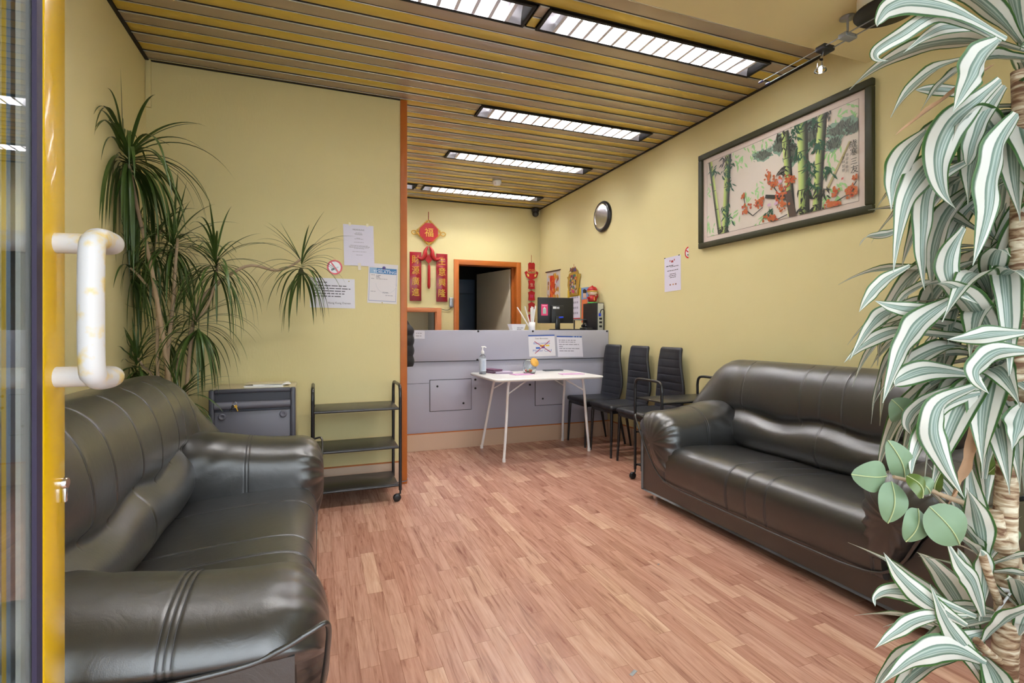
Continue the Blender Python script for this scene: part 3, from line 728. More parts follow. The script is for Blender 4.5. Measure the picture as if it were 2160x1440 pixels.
def d_small(b, o, ex, ey, w, h, n):
    R_ = lin((170, 70, 70))
    pr_rect(b, o, ex, ey, w*.33, h*.86, w*.38, h*.91, R_, .0005); pr_rect(b, o, ex, ey, w*.60, h*.87, w*.65, h*.92, R_, .0005); pr_rect(b, o, ex, ey, w*.43, h*.83, w*.56, h*.89, R_, .0005)
    for yy, x0_, x1_, hh in ((.73, .12, .55, .012), (.70, .38, .88, .008), (.59, .18, .85, .009), (.49, .33, .70, .009), (.44, .28, .75, .009), (.39, .34, .70, .009)):
        words(b, o, ex, ey, w*x0_, w*x1_, h*yy, hh, K, .0005, rnd)
    for xx, cc in ((.36, (150, 90, 70)), (.54, (190, 140, 100)), (.70, (130, 80, 60))): pr_rect(b, o, ex, ey, w*(xx-.04), h*.17, w*(xx+.04), h*.21, lin(cc), .0005)
    for xx in (.03, .90): pr_rect(b, o, ex, ey, w*(xx-.04), h*.985, w*(xx+.05), h*1.01, lin((40, 50, 40)), .0006)
sheet('paper_notice', 'small white portrait notice with red emblem on the right wall', 'notice', [plr(1402, 616), plr(1436.5, 611), plr(1401.5, 545)], d_small, col=(222, 218, 236))
cy_ = lambda a, c: onY(a, c, CY-.024)
def strip_top(b, o, ex, ey, w, h, r_):
    x = 0
    while x < w: 
        ww = r_.uniform(.01, .03); pr_rect(b, o, ex, ey, x, h-.014, min(w, x+ww), h, lin((70, 100, 176)) if r_.random() > .15 else lin((140, 160, 205)), .0006); x += ww
def d_cards(b, o, ex, ey, w, h, n):
    strip_top(b, o, ex, ey, w, h, rnd); B2 = lin((60, 100, 190))
    b.text('Geen Bancontact', o+ex*w*.5+ey*h*.80+n*.0006, ex, ey, .021, 0, K)
    b.text('Bancontact', o+ex*w*.5+ey*h*.57+n*.0006, ex, ey, .028, 0, B2, wide=1.5); b.text('Master Card', o+ex*w*.5+ey*h*.22+n*.0006, ex, ey, .034, 0, lin((90, 120, 190)), wide=1.25)
    pr_rect(b, o, ex, ey, w*.26, h*.35, w*.42, h*.43, B2, .0006); pr_rect(b, o, ex, ey, w*.42, h*.44, w*.60, h*.53, lin((236, 186, 40)), .0006); pr_rect(b, o, ex, ey, w*.63, h*.46, w*.78, h*.53, lin((240, 200, 60)), .0006); pr_rect(b, o, ex, ey, w*.48, h*.37, w*.60, h*.46, B2, .0008)
    for (a, c) in (((.22, .70), (.82, .18)), ((.22, .14), (.80, .72))):
        A = o+ex*w*a[0]+ey*h*a[1]+n*.0012; Q = o+ex*w*c[0]+ey*h*c[1]+n*.0012; t = (Q-A).normalized(); s_ = n.cross(t)*.0035
        b.poly([A-s_, Q-s_, Q+s_, A+s_], 0, lin((176, 56, 90)))
sheet('paper_notice', 'white sheet with crossed-out card logos, left of two on the counter front', 'notice', [cy_(1116.5, 752), cy_(1172, 750), cy_(1114, 706.5)], d_cards, col=(230, 228, 236), coat=True)
def d_txt(b, o, ex, ey, w, h, n):
    strip_top(b, o, ex, ey, w, h, rnd)
    for yy, x1_ in ((.78, .80), (.69, .76), (.58, .86), (.48, .22), (.38, .90), (.27, .64)): words(b, o, ex, ey, w*.07, w*x1_, h*yy, .012, lin((140, 140, 155)), .0006, rnd)
sheet('paper_notice', 'white sheet of plain grey text, right of two on the counter front', 'notice', [cy_(1177, 752.5), cy_(1230, 752.5), cy_(1174, 708)], d_txt, col=(226, 224, 238), coat=True)
def d_lab(b, o, ex, ey, w, h, n):
    words(b, o, ex, ey, w*.15, w*.7, h*.62, .010, GR, .0005, rnd); words(b, o, ex, ey, w*.15, w*.75, h*.3, .010, GR, .0005, rnd)
sheet('paper_label', 'small white label on the counter front beside the hanging jacket', 'label', [cy_(874, 714), cy_(896, 714.5), cy_(874, 696.5)], d_lab)

# ------------------------------------------------------------ framed painting
PX = XR-.004
Yl, Yr, zt2, zb3 = 3.407, 1.987, 2.582, 1.818
fp = thing('framed_picture', 'large framed bamboo and blossom painting above the right sofa', 'picture', (PX, (Yl+Yr)/2, zb3))
b = MB(); fw = .045
def fbar(a, c): b.box(a, c, 0, .006)
b.box((PX-.03, Yr, zt2-fw), (PX, Yl, zt2), 0, .006); b.box((PX-.03, Yr, zb3), (PX, Yl, zb3+fw), 0, .006)
b.box((PX-.03, Yr, zb3+fw), (PX, Yr+fw, zt2-fw), 0, .006); b.box((PX-.03, Yl-fw, zb3+fw), (PX, Yl, zt2-fw), 0, .006)
b.build('frame', M['frame_green'], fp)
b = MB(); px_ = PX-.012
def pc(px, py): q = onX(px, py, px_); return Vector((px_, q.y, q.z))
def pq(zx, zy): return pc(1400+zx/3.428, 140+zy/3.428)      # from the close-up of the picture
LIFT = [0]
def ink(pts, col):
    LIFT[0] += .000006
    b.poly([Vector((px_-.0006-LIFT[0], q.y, q.z)) for q in pts], 0, col)
b.slab([Vector((px_, Yl-fw, zb3+fw)), Vector((px_, Yr+fw, zb3+fw)), Vector((px_, Yr+fw, zt2-fw)), Vector((px_, Yl-fw, zt2-fw))], (.008, 0, 0), 0, lin((214, 198, 186)))
ca0, ca1, cz0, cz1 = Yl-fw-.045, Yr+fw+.045, zb3+fw+.04, zt2-fw-.04
ink([Vector((0, ca0+.003, cz0-.003)), Vector((0, ca1-.003, cz0-.003)), Vector((0, ca1-.003, cz1+.003)), Vector((0, ca0+.003, cz1+.003))], lin((120, 112, 100)))
ink([Vector((0, ca0, cz0)), Vector((0, ca1, cz0)), Vector((0, ca1, cz1)), Vector((0, ca0, cz1))], lin((216, 206, 192)))
rp_ = random.Random(11)
def clampc(q): return Vector((0, min(ca0, max(ca1, q.y)), min(cz1, max(cz0, q.z))))
def blob(c, ry, rz, col, n=14, wob=.18, rot=0):
    pts = []
    for k in range(n):
        a = 2*PI*k/n; f_ = 1+rp_.uniform(-wob, wob); yy = ry*math.cos(a)*f_; zz = rz*math.sin(a)*f_
        pts.append(clampc(Vector((0, c.y+yy*math.cos(rot)-zz*math.sin(rot), c.z+yy*math.sin(rot)+zz*math.cos(rot)))))
    ink(pts, col)
def leaf2(c, ang, ln, wd, col):
    d_ = Vector((0, math.cos(ang), math.sin(ang))); s_ = Vector((0, -math.sin(ang), math.cos(ang)))
    ink([clampc(c+d_*ln*t+s_*wd*w_) for t, w_ in ((0, 0), (.25, .8), (.5, 1), (.8, .5), (1, 0), (.8, -.4), (.5, -.9), (.25, -.7))], col)
def stroke(a, q, w0, w1, col):
    d_ = (q-a).normalized(); s_ = Vector((0, -d_.z, d_.y))
    ink([clampc(a-s_*w0), clampc(q-s_*w1), clampc(q+s_*w1), clampc(a+s_*w0)], col)
LG = lin((150, 200, 130)); DG = lin((44, 84, 60)); DK = lin((48, 50, 44)); YG = lin((176, 196, 112)); OR = lin((184, 100, 52))
def sprig(z, n, col, L0=.05, w0=.007, spread=.05, down=True):
    c = pq(*z)
    for _ in range(n):
        cc = Vector((0, c.y+rp_.uniform(-spread, spread), c.z+rp_.uniform(-spread, spread)))
        leaf2(cc, rp_.uniform(-2.8, -.3) if down else rp_.uniform(0, 2*PI), L0*rp_.uniform(.6, 1.2), w0*rp_.uniform(.7, 1.2), col)
for z in ((720, 520), (640, 600), (540, 640), (320, 890), (340, 1120), (330, 1190), (520, 1080), (620, 940), (700, 870), (700, 1120), (1230, 640), (1200, 680), (1290, 350), (1370, 300), (1220, 930), (1300, 880), (1180, 980), (560, 690)): sprig(z, 9, LG, .05, .0075, .05)
# pine clumps
for (z, ry, rz_, rt) in (((720, 640), .085, .035, .2), ((850, 560), .075, .06, 0), ((930, 640), .06, .07, 0), ((1070, 430), .07, .05, 0), ((1290, 450), .10, .05, -.12), ((1380, 440), .06, .035, -.2), ((1230, 560), .05, .04, 0), ((1080, 500), .06, .06, 0)):
    c = pq(*z); blob(c, ry*1.05, rz_*1.15, lin((126, 156, 134)), 22, .25, rt); blob(c, ry*.85, rz_*.85, lin((92, 98, 86)), 26, .32, rt)
    for k in range(60):
        f1, f2 = rp_.uniform(-1, 1), rp_.uniform(-.9, .7)
        leaf2(Vector((0, c.y+f1*ry*.9, c.z+f2*rz_)), PI/2-f1*.7+rp_.uniform(-.3, .3), .028, .0016, lin((40, 44, 40)) if rp_.random() > .35 else lin((110, 128, 110)))
# stalks: (x,y top) -> (x,y bottom), half width
def stalk(z0, z1, wd, nodes=5, shade=1):
    a, q = pq(*z0), pq(*z1)
    cols = [(196, 208, 130), (184, 204, 116), (160, 184, 104), (128, 148, 88), (92, 100, 70), (58, 62, 50), (44, 46, 40)]
    for ci, cc in enumerate(cols):
        off = Vector((0, wd*(1-2*(ci+.5)/len(cols))*shade, 0)); stroke(a+off, q+off, wd/len(cols)*1.1, wd/len(cols)*1.1, lin(cc))
    for k in range(nodes):
        t = (k+.6)/nodes; m_ = a.lerp(q, t); stroke(m_+Vector((0, wd, 0)), m_+Vector((0, -wd, 0)), .0025, .0025, DK)
stalk((340, 690), (410, 1225), .020, 4, -1); stalk((470, 640), (445, 1215), .030, 4, 1); stalk((880, 470), (930, 1080), .028); stalk((1005, 390), (1020, 1085), .038, 5); stalk((1150, 310), (1110, 1060), .030, 5)
st_a, st_b = pq(1350, 540), pq(1180, 900); stroke(st_a, st_b, .005, .008, lin((170, 160, 110)))
for z in ((370, 740), (440, 680), (470, 860), (480, 690), (450, 1020), (470, 1100), (440, 1180), (850, 480), (900, 560), (960, 480), (1080, 420), (1090, 560), (1070, 700), (1130, 560), (980, 620), (870, 740), (1190, 330), (1080, 860), (1150, 900), (1010, 920), (1000, 1040), (770, 1060), (1060, 380), (940, 420), (1120, 1020), (1190, 760), (1080, 780), (450, 770)): sprig(z, 13, DG if rp_.random() > .3 else DK, .055, .0065, .036)
# trunk and blossom branches
stroke(pq(740, 940), pq(900, 950), .012, .015, DK); stroke(pq(900, 900), pq(940, 1090), .022, .03, lin((84, 70, 60)))
for path in (((580, 920), (600, 1040), (650, 1080), (720, 1020)), ((740, 780), (800, 870), (860, 960)), ((930, 780), (900, 860), (850, 950)), ((1150, 1040), (1250, 980), (1330, 930), (1420, 900)), ((740, 1090), (820, 1110), (900, 1070)), ((1330, 930), (1400, 830))):
    for a, q in zip(path, path[1:]): stroke(pq(*a), pq(*q), .004, .003, DK)
for (z, n_, sp_) in (((600, 1040), 16, .03), ((575, 940), 7, .02), ((760, 790), 14, .03), ((810, 840), 18, .035), ((860, 910), 26, .045), ((700, 980), 18, .035), ((920, 820), 18, .03), ((860, 1000), 18, .035), ((800, 1110), 18, .035), ((740, 1095), 7, .02), ((1210, 1000), 18, .03), ((1250, 900), 9, .022), ((1350, 900), 20, .028), ((1410, 800), 9, .025), ((1260, 1000), 12, .03), ((1400, 900), 8, .03)):
    c = pq(*z)
    for k in range(int(n_*1.6)): blob(Vector((0, c.y+rp_.gauss(0, sp_*.6), c.z+rp_.gauss(0, sp_*.6))), rp_.uniform(.006, .011), rp_.uniform(.006, .011), OR if rp_.random() > .25 else lin((176, 72, 40)), 7)
for z in ((850, 830), (820, 990), (770, 1000)): blob(pq(*z), .016, .012, lin((206, 172, 196)), 9, .3)
exr = Vector((0, -1, 0)); ezr = Vector((0, 0, 1))
for chx, zx, zy, sz in (('歲', 1378, 585, .052), ('寒', 1382, 640, .048), ('三', 1384, 705, .044), ('友', 1388, 765, .050)):
    q = pq(zx, zy); LIFT[0] += .00002; b.text(chx, Vector((px_-.0012-LIFT[0], q.y, q.z)), exr, ezr, sz, 0, DK)
for k, chx in enumerate('辛卯年春月'):
    q = pq(1334, 650+k*29); b.text(chx, Vector((px_-.0012-LIFT[0], q.y, q.z)), exr, ezr, .021, 0, DK)
for k, chx in enumerate('吉祥如意'):
    q = pq(1308, 672+k*30); b.text(chx, Vector((px_-.0012-LIFT[0], q.y, q.z)), exr, ezr, .021, 0, DK)
q = pq(1300, 812); blob(q, .008, .011, lin((190, 90, 80)), 4, .02, PI/4)
b.build('painting', M['print'], fp, recalc=False)

# ------------------------------------------------------------ things on the back wall
YW = YB-.004
def couplet(px0, px1, py0, py1, chars, label):
    a = onY(px0, py1, YW); c = onY(px1, py0, YW)
    r = thing('couplet_board', label, 'wall board', (a.x, YW, a.z), 0, 'red couplet boards on the back wall')
    b = MB(); b.box((a.x, YW-.012, a.z), (c.x, YW, c.z), 0, .001, col=lin((148, 14, 30)))
    b.build('board', M['gloss_print'], r)
    b = MB(); hh = (c.z-a.z)
    for i, ch_ in enumerate(chars): b.text(ch_, Vector(((a.x+c.x)/2, YW-.0135, c.z-hh*(.19+i*.222)-.02)), EX, EZ, .115, 0, lin((216, 168, 40)), wide=.92)
    b.build('lettering', M['print'], r, recalc=False)
couplet(864, 888.5, 532, 634, '財源廣進', 'red couplet board with gold characters, left of the tasselled knot')
couplet(920, 943.5, 536, 636, '生意興隆', 'red couplet board with gold characters, next to the orange doorway')
# lucky knot
k0 = onY(904.5, 490, YW-.02)
kn = thing('lucky_knot', 'red diamond knot ornament with gold character and long tassel', 'ornament', k0)
s1 = .1
b = MB(); oct_ = [Vector((k0.x+x*s1*1.2, YW-.03, k0.z+z*s1*1.2)) for x, z in ((-.38, 1), (.38, 1), (1, .38), (1, -.38), (.38, -1), (-.38, -1), (-1, -.38), (-1, .38))]
b.slab(oct_, (0, .028, 0)); b.build('medallion', M['red'], kn)
b = MB(); b.text('福', Vector((k0.x, YW-.0315, k0.z-.048)), EX, EZ, .125, 0, lin((226, 190, 70))); b.build('lettering', M['print'], kn, recalc=False)
b = MB()
dia = [Vector((k0.x, YW-.02, k0.z+.165)), Vector((k0.x+.165, YW-.02, k0.z)), Vector((k0.x, YW-.02, k0.z-.165)), Vector((k0.x-.165, YW-.02, k0.z))]
for a, q in zip(dia, dia[1:]+dia[:1]):
    b.tube([a, q], .006, 6)
    for t in [i/7 for i in range(1, 7)]:
        m_ = a.lerp(q, t); b.tube([m_+Vector((.014*math.cos(w_), 0, .014*math.sin(w_))) for w_ in [2*PI*i/10 for i in range(10)]], .0035, 5, closed=True)
for s_ in (-1, 1): b.tube([Vector((k0.x+s_*.19+.034*math.cos(w_), YW-.02, k0.z+.026*math.sin(w_)-.01)) for w_ in [2*PI*i/14 for i in range(14)]], .006, 6, closed=True)
b.build('gold_cord', M['gold'], kn)
b = MB(); b.tube([(k0.x, YW-.01, k0.z+.16), (k0.x, YW-.01, onY(904, 447, YW).z)], .004, 6)
zt3 = onY(905, 520, YW).z; zb4 = onY(905, 552, YW).z
for s_ in (-1, 1):
    pts = catmull([Vector(q) for q in ((k0.x+s_*.01, YW-.02, zt3), (k0.x+s_*.045, YW-.022, zt3-.06), (k0.x+s_*.05, YW-.022, zt3-.12), (k0.x+s_*.09, YW-.02, zt3-.17), (k0.x+s_*.15, YW-.02, zt3-.155))], 20, closed=False)
    b.tube(pts, [.008+.022*math.sin(PI*i/19) for i in range(20)], 8)
b.slab([Vector((k0.x, YW-.025, zb4+.10)), Vector((k0.x+.05, YW-.025, zb4+.03)), Vector((k0.x, YW-.025, zb4-.03)), Vector((k0.x-.05, YW-.025, zb4+.03))], (0, .02, 0))
b.build('carved_fish', M['red'], kn)
b = MB(); zz1 = onY(905, 609, YW).z; b.tube([(k0.x+.003, YW-.015, zb4-.03), (k0.x+.003, YW-.018, zb4-.06), (k0.x+.003, YW-.018, zz1+.03), (k0.x+.003, YW-.018, zz1)], [.006, .018, .020, .008], 10); b.build('tassel', M['red'], kn)
# red hanging string of ornaments right of the door
hb = onY(1121, 580, YW-.01); hs = thing('hanging_ornament', 'red string of cut-out lucky ornaments right of the orange doorway', 'ornament', hb)
b = MB(); xx = hb.x; Z = lambda py: onY(1121, py, YW).z
b.tube([(xx, YW-.006, Z(538)), (xx, YW-.006, Z(690))], .003, 6)
b.slab([Vector((xx+a*.1, YW-.02, Z(583)+c*.1)) for a, c in ((-1.05, .55), (-.8, .75), (-.5, .45), (.5, .45), (.8, .75), (1.05, .55), (.8, -.1), (.3, -.42), (-.3, -.42), (-.8, -.1))], (0, .012, 0))
b.slab([Vector((xx+a*.1, YW-.02, Z(564)+c*.1)) for a, c in ((-.5, .5), (-.3, .7), (0, .6), (.3, .7), (.5, .5), (.45, -.6), (-.45, -.6))], (0, .012, 0))
for py in (600, 624, 648, 672):
    b.slab([Vector((xx+a*.1, YW-.02, Z(py)+c*.1)) for a, c in ((-.5, .5), (0, .75), (.5, .5), (.42, 0), (.5, -.6), (0, -.68), (-.5, -.6), (-.42, 0))], (0, .012, 0))
b.build('cutouts', M['red'], hs)
b = MB(); b.text('招財', Vector((xx, YW-.0215, Z(574)-.02)), EX, EZ, .075, 0, lin((230, 150, 90)))
b.text('生', Vector((xx, YW-.0215, Z(601)-.02)), EX, EZ, .055, 0, lin((235, 220, 180))); b.text('財', Vector((xx, YW-.0215, Z(625)-.02)), EX, EZ, .055, 0, lin((210, 70, 150)))
for s_ in (-1, 1): b.poly([Vector((xx+s_*a*.1, YW-.0215, Z(583)+c*.1)) for a, c in ((.42, .25), (.78, .35), (.62, -.05), (.4, -.05))], 0, lin((226, 210, 120)))
b.build('lettering', M['print'], hs, recalc=False)
# intercom and cable
ic = onY(952, 638, YW-.01); it = thing('intercom', 'small grey wall intercom left of the orange doorway', 'intercom', ic)
b = MB(); b.box((ic.x-.028, YW-.03, ic.z-.066), (ic.x+.028, YW, ic.z+.066), 0, .008); b.build('housing', M['steel'], it)
b = MB(); b.tube(catmull([Vector(q) for q in ((ic.x, YW-.008, ic.z-.066), (ic.x-.06, YW-.006, ic.z-.10), (ic.x-.25, YW-.006, ic.z-.075), (.9, YW-.006, ic.z-.08))], 24, closed=False), .003, 6); b.build('cable', M['black_plastic'], it)
# dome camera
dc = Vector((2.86, YB-.07, ZC-.008)); sc_ = thing('dome_camera', 'black dome security camera in the far ceiling corner', 'camera', dc)
b = MB(); b.lathe([(.055, 0), (.058, -.02), (.05, -.045), (.045, -.05)], dc, 24); b.build('base', M['black_plastic'], sc_)
b = MB(); b.sphere(dc+Vector((0, 0, -.072)), .047, 0, 20); b.build('dome', M['black_metal'], sc_)
sdp = onZ(1048, 381, ZC-.004); sd = thing('smoke_detector', 'white round smoke detector on the slatted ceiling', 'smoke detector', sdp)
b = MB(); b.lathe([(.03, -.001), (.052, -.001), (.055, -.03), (.045, -.035), (.04, -.055), (.001, -.058)], Vector((sdp.x, sdp.y, ZC)), 28); b.build('casing', M['white_plastic'], sd)

# ------------------------------------------------------------ things on the right wall
mc = onX(1273.5, 457, XR); mr = thing('round_mirror', 'round mirror with black and silver rim high on the right wall', 'mirror', mc)
ry_ = Matrix.Rotation(-PI/2, 3, 'Y')
b = MB(); b.lathe([(.125, .0), (.168, .0), (.172, .015), (.160, .035), (.142, .040), (.138, .03)], (XR-.001, mc.y, mc.z), 48, mtx=ry_); b.build('rim', M['black_metal'], mr)
b = MB(); b.lathe([(.128, .022), (.140, .022), (.140, .038), (.133, .040), (.128, .034)], (XR-.001, mc.y, mc.z), 48, mtx=ry_); b.build('silver_ring', M['chrome'], mr)
b = MB(); b.lathe([(.129, .012), (.129, .024), (.09, .024), (.05, .024), (.001, .024)], (XR-.001, mc.y, mc.z), 48, mtx=ry_); b.build('mirror_glass', M['mirror'], mr)
# scroll
def wq(px0, py0, py1, px1, py2): return [plr(px0, py1), plr(px1, py2), plr(px0, py0)]
def noisy(b, o, ex, ey, n, x0, y0, x1, y1, cols, k, sz, seed):
    r_ = random.Random(seed)
    for i in range(k):
        cx_, cy2 = r_.uniform(x0, x1), r_.uniform(y0, y1); s_ = r_.uniform(.5, 1.2)*sz; m_ = r_.randint(4, 7); a0 = r_.uniform(0, 6)
        b.poly([o+ex*min(x1, max(x0, cx_+s_*math.cos(a0+2*PI*j/m_)))+ey*min(y1, max(y0, cy2+s_*1.3*math.sin(a0+2*PI*j/m_)))+n*(.0008+i*.00002) for j in range(m_)], 0, lin(r_.choice(cols)))
def d_scroll(b, o, ex, ey, w, h, n):
    noisy(b, o, ex, ey, n, w*.08, h*.05, w*.92, h*.92, [(196, 140, 50), (210, 170, 80), (150, 90, 40), (190, 190, 200)], 60, .03, 3)
    noisy(b, o, ex, ey, n, w*.25, h*.1, w*.62, h*.85, [(206, 70, 30), (190, 40, 30), (220, 110, 40)], 70, .035, 4)
    noisy(b, o, ex, ey, n, w*.70, h*.05, w*.9, h*.8, [(190, 190, 205), (170, 120, 140), (210, 205, 200)], 30, .02, 5)
    b.tube([o-ex*.02+ey*h+n*.006, o+ex*(w+.02)+ey*h+n*.006], .007, 8, col=lin((80, 40, 30)))
sheet('scroll_poster', 'hanging scroll with orange figure print on the right wall above the monitor', 'poster', [plr(1153.5, 634), plr(1181.5, 632), plr(1153.5, 574)], d_scroll, col=(205, 198, 196))
# golden hanging
gp = plr(1212, 600); gh = thing('gold_wall_hanging', 'ornate gold temple-shaped wall hanging between scroll and calendar', 'ornament', gp)
b = MB(); GX = XR-.004
def gslab(pts, d_, col, x): b.slab([Vector((x, plr(a, c).y, plr(a, c).z)) for a, c in pts], (d_, 0, 0), 0, lin(col))
gslab([(1200, 590), (1198, 585), (1201, 583), (1202, 578), (1208, 574), (1205, 572), (1201, 575), (1207, 566), (1212, 564), (1217, 565), (1222, 571), (1220, 573), (1222, 577), (1227, 577), (1226, 583), (1224, 590), (1224, 600), (1221, 622), (1203, 624), (1199, 602)], .003, (170, 136, 50), GX-.012)
o_ = plr(1203, 621); o_.x = GX-.0165; b_w = (plr(1221, 621)-plr(1203, 621)).length
noisy(b, o_, EYn, EZ, Vector((-1, 0, 0)), .02, 0, b_w-.02, .24, [(200, 90, 40), (110, 80, 150), (220, 200, 60), (60, 110, 90), (190, 60, 110), (200, 190, 190), (60, 50, 60)], 90, .018, 8)
noisy(b, o_+EZ*.27, EYn, EZ, Vector((-1, 0, 0)), .02, 0, b_w-.02, .06, [(80, 70, 120), (190, 60, 40), (90, 70, 40)], 26, .016, 9)
b.tube([Vector((GX, plr(1211, 564).y, plr(1211, 564).z)), Vector((GX, plr(1211, 557).y, plr(1211, 557).z))], .002, 5, col=lin((190, 60, 40)))
b.build('plaque', M['print'], gh, recalc=False)
cl = thing('wall_calendar', 'wall calendar with yellow backing and white month sheet beside the computer', 'calendar', plr(1214, 640))
b = MB(); gslab([(1198, 612), (1226, 606), (1226, 672), (1198, 668)], .0015, (206, 172, 30), GX-.003); b.build('backing', M['print'], cl, recalc=False)
b = MB(); gslab([(1203, 627), (1225, 623), (1225.5, 671), (1204, 672)], .0015, (214, 212, 226), GX-.007)
o_ = plr(1206, 668); o_.x = GX-.0075
for r_ in range(5):
    for c_ in range(4): pr_rect(b, o_, EYn, EZ, .02+c_*.045, .03+r_*.065, .05+c_*.045, .055+r_*.065, lin((150, 148, 168)), .0006)
gslab([(1204, 671), (1225.5, 670), (1225.5, 672), (1204, 673)], .001, (200, 50, 60), GX-.0085)
b.build('month_sheet', M['print'], cl, recalc=False)
ps = thing('wall_poster', 'small blue poster of a dark-haired person partly behind the red figurine', 'poster', plr(1233, 640))
b = MB(); gslab([(1227, 607), (1242, 605), (1242, 680), (1227, 680)], .0015, (120, 150, 200), GX-.003)
gslab([(1231, 617), (1237, 617), (1238, 628), (1231, 629)], .0008, (214, 176, 150), GX-.0045); gslab([(1230.5, 612), (1234, 609), (1238, 612), (1238, 618), (1231, 618)], .0008, (30, 28, 30), GX-.0052); gslab([(1228, 632), (1240, 630), (1241, 680), (1227.5, 680)], .0008, (206, 110, 60), GX-.0045)
b.build('print_sheet', M['print'], ps, recalc=False)

# ------------------------------------------------------------ things on the counter
WT = 1.135; CYi = 5.12
def cP(px, y=CYi): q = onY(px, 690, y); q.z = WT; return q
bc = cP(1090, 5.0); bx = thing('white_tray', 'white open tray with handwritten label on the counter', 'tray', bc)
b = MB(); hw_ = .078
def ringr(a, c, z): return [Vector((bc.x-a, bc.y-c, z)), Vector((bc.x+a, bc.y-c, z)), Vector((bc.x+a, bc.y+c, z)), Vector((bc.x-a, bc.y+c, z))]
b.loft([ringr(.058, .045, WT), ringr(.082, .06, WT+.078), ringr(.086, .064, WT+.078), ringr(.080, .058, WT+.074), ringr(.056, .043, WT+.006)], smooth=False); b.build('tray_body', M['white_plastic'], bx)
b = MB(); words(b, Vector((bc.x, bc.y-.0565, WT+.035)), EX, Vector((0, -.2, .98)), -.02, .05, .0, .010, GR, .004, rnd); words(b, Vector((bc.x, bc.y-.0535, WT+.018)), EX, Vector((0, -.2, .98)), -.02, .035, .0, .009, GR, .004, rnd); b.build('label', M['print'], bx, recalc=False)
sc2 = cP(1122, 5.0); sh = thing('chopstick_holder', 'clear holder full of white paper-wrapped chopsticks on the counter', 'holder', sc2)
b = MB(); b.lathe([(.001, .0), (.034, 0), (.036, .10), (.033, .10), (.031, .004), (.001, .004)], sc2, 20); b.build('cup', M['white_plastic'], sh)
rr = random.Random(3)
for k in range(12):
    a = rr.uniform(0, 2*PI); r0 = rr.uniform(.0, .02); ln = rr.uniform(.20, .27)
    dx, dy = rr.uniform(-.05, .05), rr.uniform(-.04, .04)
    if k == 0: dx = -.16; ln = .25
    if k == 1: dx = -.09
    p0 = sc2+Vector((r0*math.cos(a), r0*math.sin(a), .006)); b = MB(); b.tube([p0, p0+Vector((dx, dy, ln))], .0065, 6)
    b.build('wrapped_chopsticks', M['print'] if 0 else M['white_plastic'], sh)
# monitor seen from behind
mo = cP(1178, 5.10); mo.x = onY(1178, 690, 5.10).x
mn = thing('monitor', 'black computer monitor seen from behind with a pink sticker', 'monitor', mo)
mtx = Matrix.Translation((mo.x-.01, 5.14, 0)) @ Matrix.Rotation(math.radians(-4), 4, 'Z')
zb5 = onY(1150, 682, 5.1).z; zt4 = onY(1131, 626, 5.1).z
b = MB(); b.box((-.215, -.012, zb5+.004), (.205, .018, zt4), 0, .006, mtx=mtx); b.box((-.07, -.035, zb5+.006), (.08, -.012, zb5+.20), 0, .01, mtx=mtx); b.build('casing', M['black_plastic'], mn)
b = MB(); b.box((-.20, .018, zb5+.02), (.19, .020, zt4-.015), 0, 0, mtx=mtx); b.build('screen', M['black_metal'], mn)
b = MB(); b.box((-.02, -.05, WT+.01), (.03, -.018, zb5+.08), 0, .004, mtx=mtx); b.box((-.11, -.11, WT), (.12, .09, WT+.012), 0, .005, mtx=mtx); b.build('stand', M['black_metal'], mn)
b = MB(); q0 = mtx @ Vector((-.18, -.0128, zt4-.20)); exm = (mtx.to_3x3() @ EX)
nn = exm.cross(EZ)
pr_rect(b, q0, exm, EZ, 0, 0, .078, .125, lin((226, 70, 120)), .0005); pr_rect(b, q0, exm, EZ, .02, .02, .058, .075, lin((170, 200, 190)), .001); b.poly([q0+exm*.022+EZ*.075+nn*.001, q0+exm*.056+EZ*.075+nn*.001, q0+exm*.039+EZ*.1+nn*.001], 0, lin((225, 225, 220))); pr_rect(b, q0, exm, EZ, .012, .105, .066, .115, lin((240, 170, 190)), .001)
q1 = mtx @ Vector((-.05, -.0355, zt4-.125)); pr_rect(b, q1, exm, EZ, 0, 0, .04, .025, lin((225, 225, 225)), .0006); pr_rect(b, q1, exm, EZ, .045, .0, .075, .022, lin((200, 200, 205)), .0006)
tag(b.build('sticker', M['print'], mn, recalc=False), 'pink sticker and small white labels')
b = MB(); q2 = mtx @ Vector((.04, -.045, zb5+.065)); b.tube([q2+Vector((-.028, 0, 0)), q2+Vector((.028, 0, .004))], .010, 8); tag(b.build('cable_plug', mat('blue_plug', (40, 70, 200), .4), mn), 'blue cable plug')
# keyboard in front
kb = cP(1195, 5.0); kt = thing('keyboard', 'black keyboard lying on the counter before the monitor', 'keyboard', kb)
b = MB(); b.box((kb.x-.20, 4.93, WT), (kb.x+.2, 5.04, WT+.020), 0, .004); b.build('keyboard_body', M['black_plastic'], kt)
b = MB()
for i in range(13):
    for j in range(4): b.box((kb.x-.19+i*.029, 4.937+j*.024, WT+.020), (kb.x-.165+i*.029, 4.957+j*.024, WT+.027), 0, .001)
b.build('keys', M['black_metal'], kt)
ph = cP(1240, 5.02); pt = thing('telephone', 'black desk telephone on the counter between keyboard and computer', 'telephone', ph)
b = MB(); b.box((ph.x-.02-.05, 4.95, WT), (ph.x+.03, 5.09, WT+.045), 0, .012); b.build('phone_base', M['black_plastic'], pt)
b = MB(); b.tube(catmull([Vector(q) for q in ((ph.x-.055, 4.96, WT+.055), (ph.x-.05, 4.98, WT+.075), (ph.x-.04, 5.02, WT+.08), (ph.x-.045, 5.07, WT+.058))], 14, closed=False), .014, 8); b.build('handset', M['black_metal'], pt)
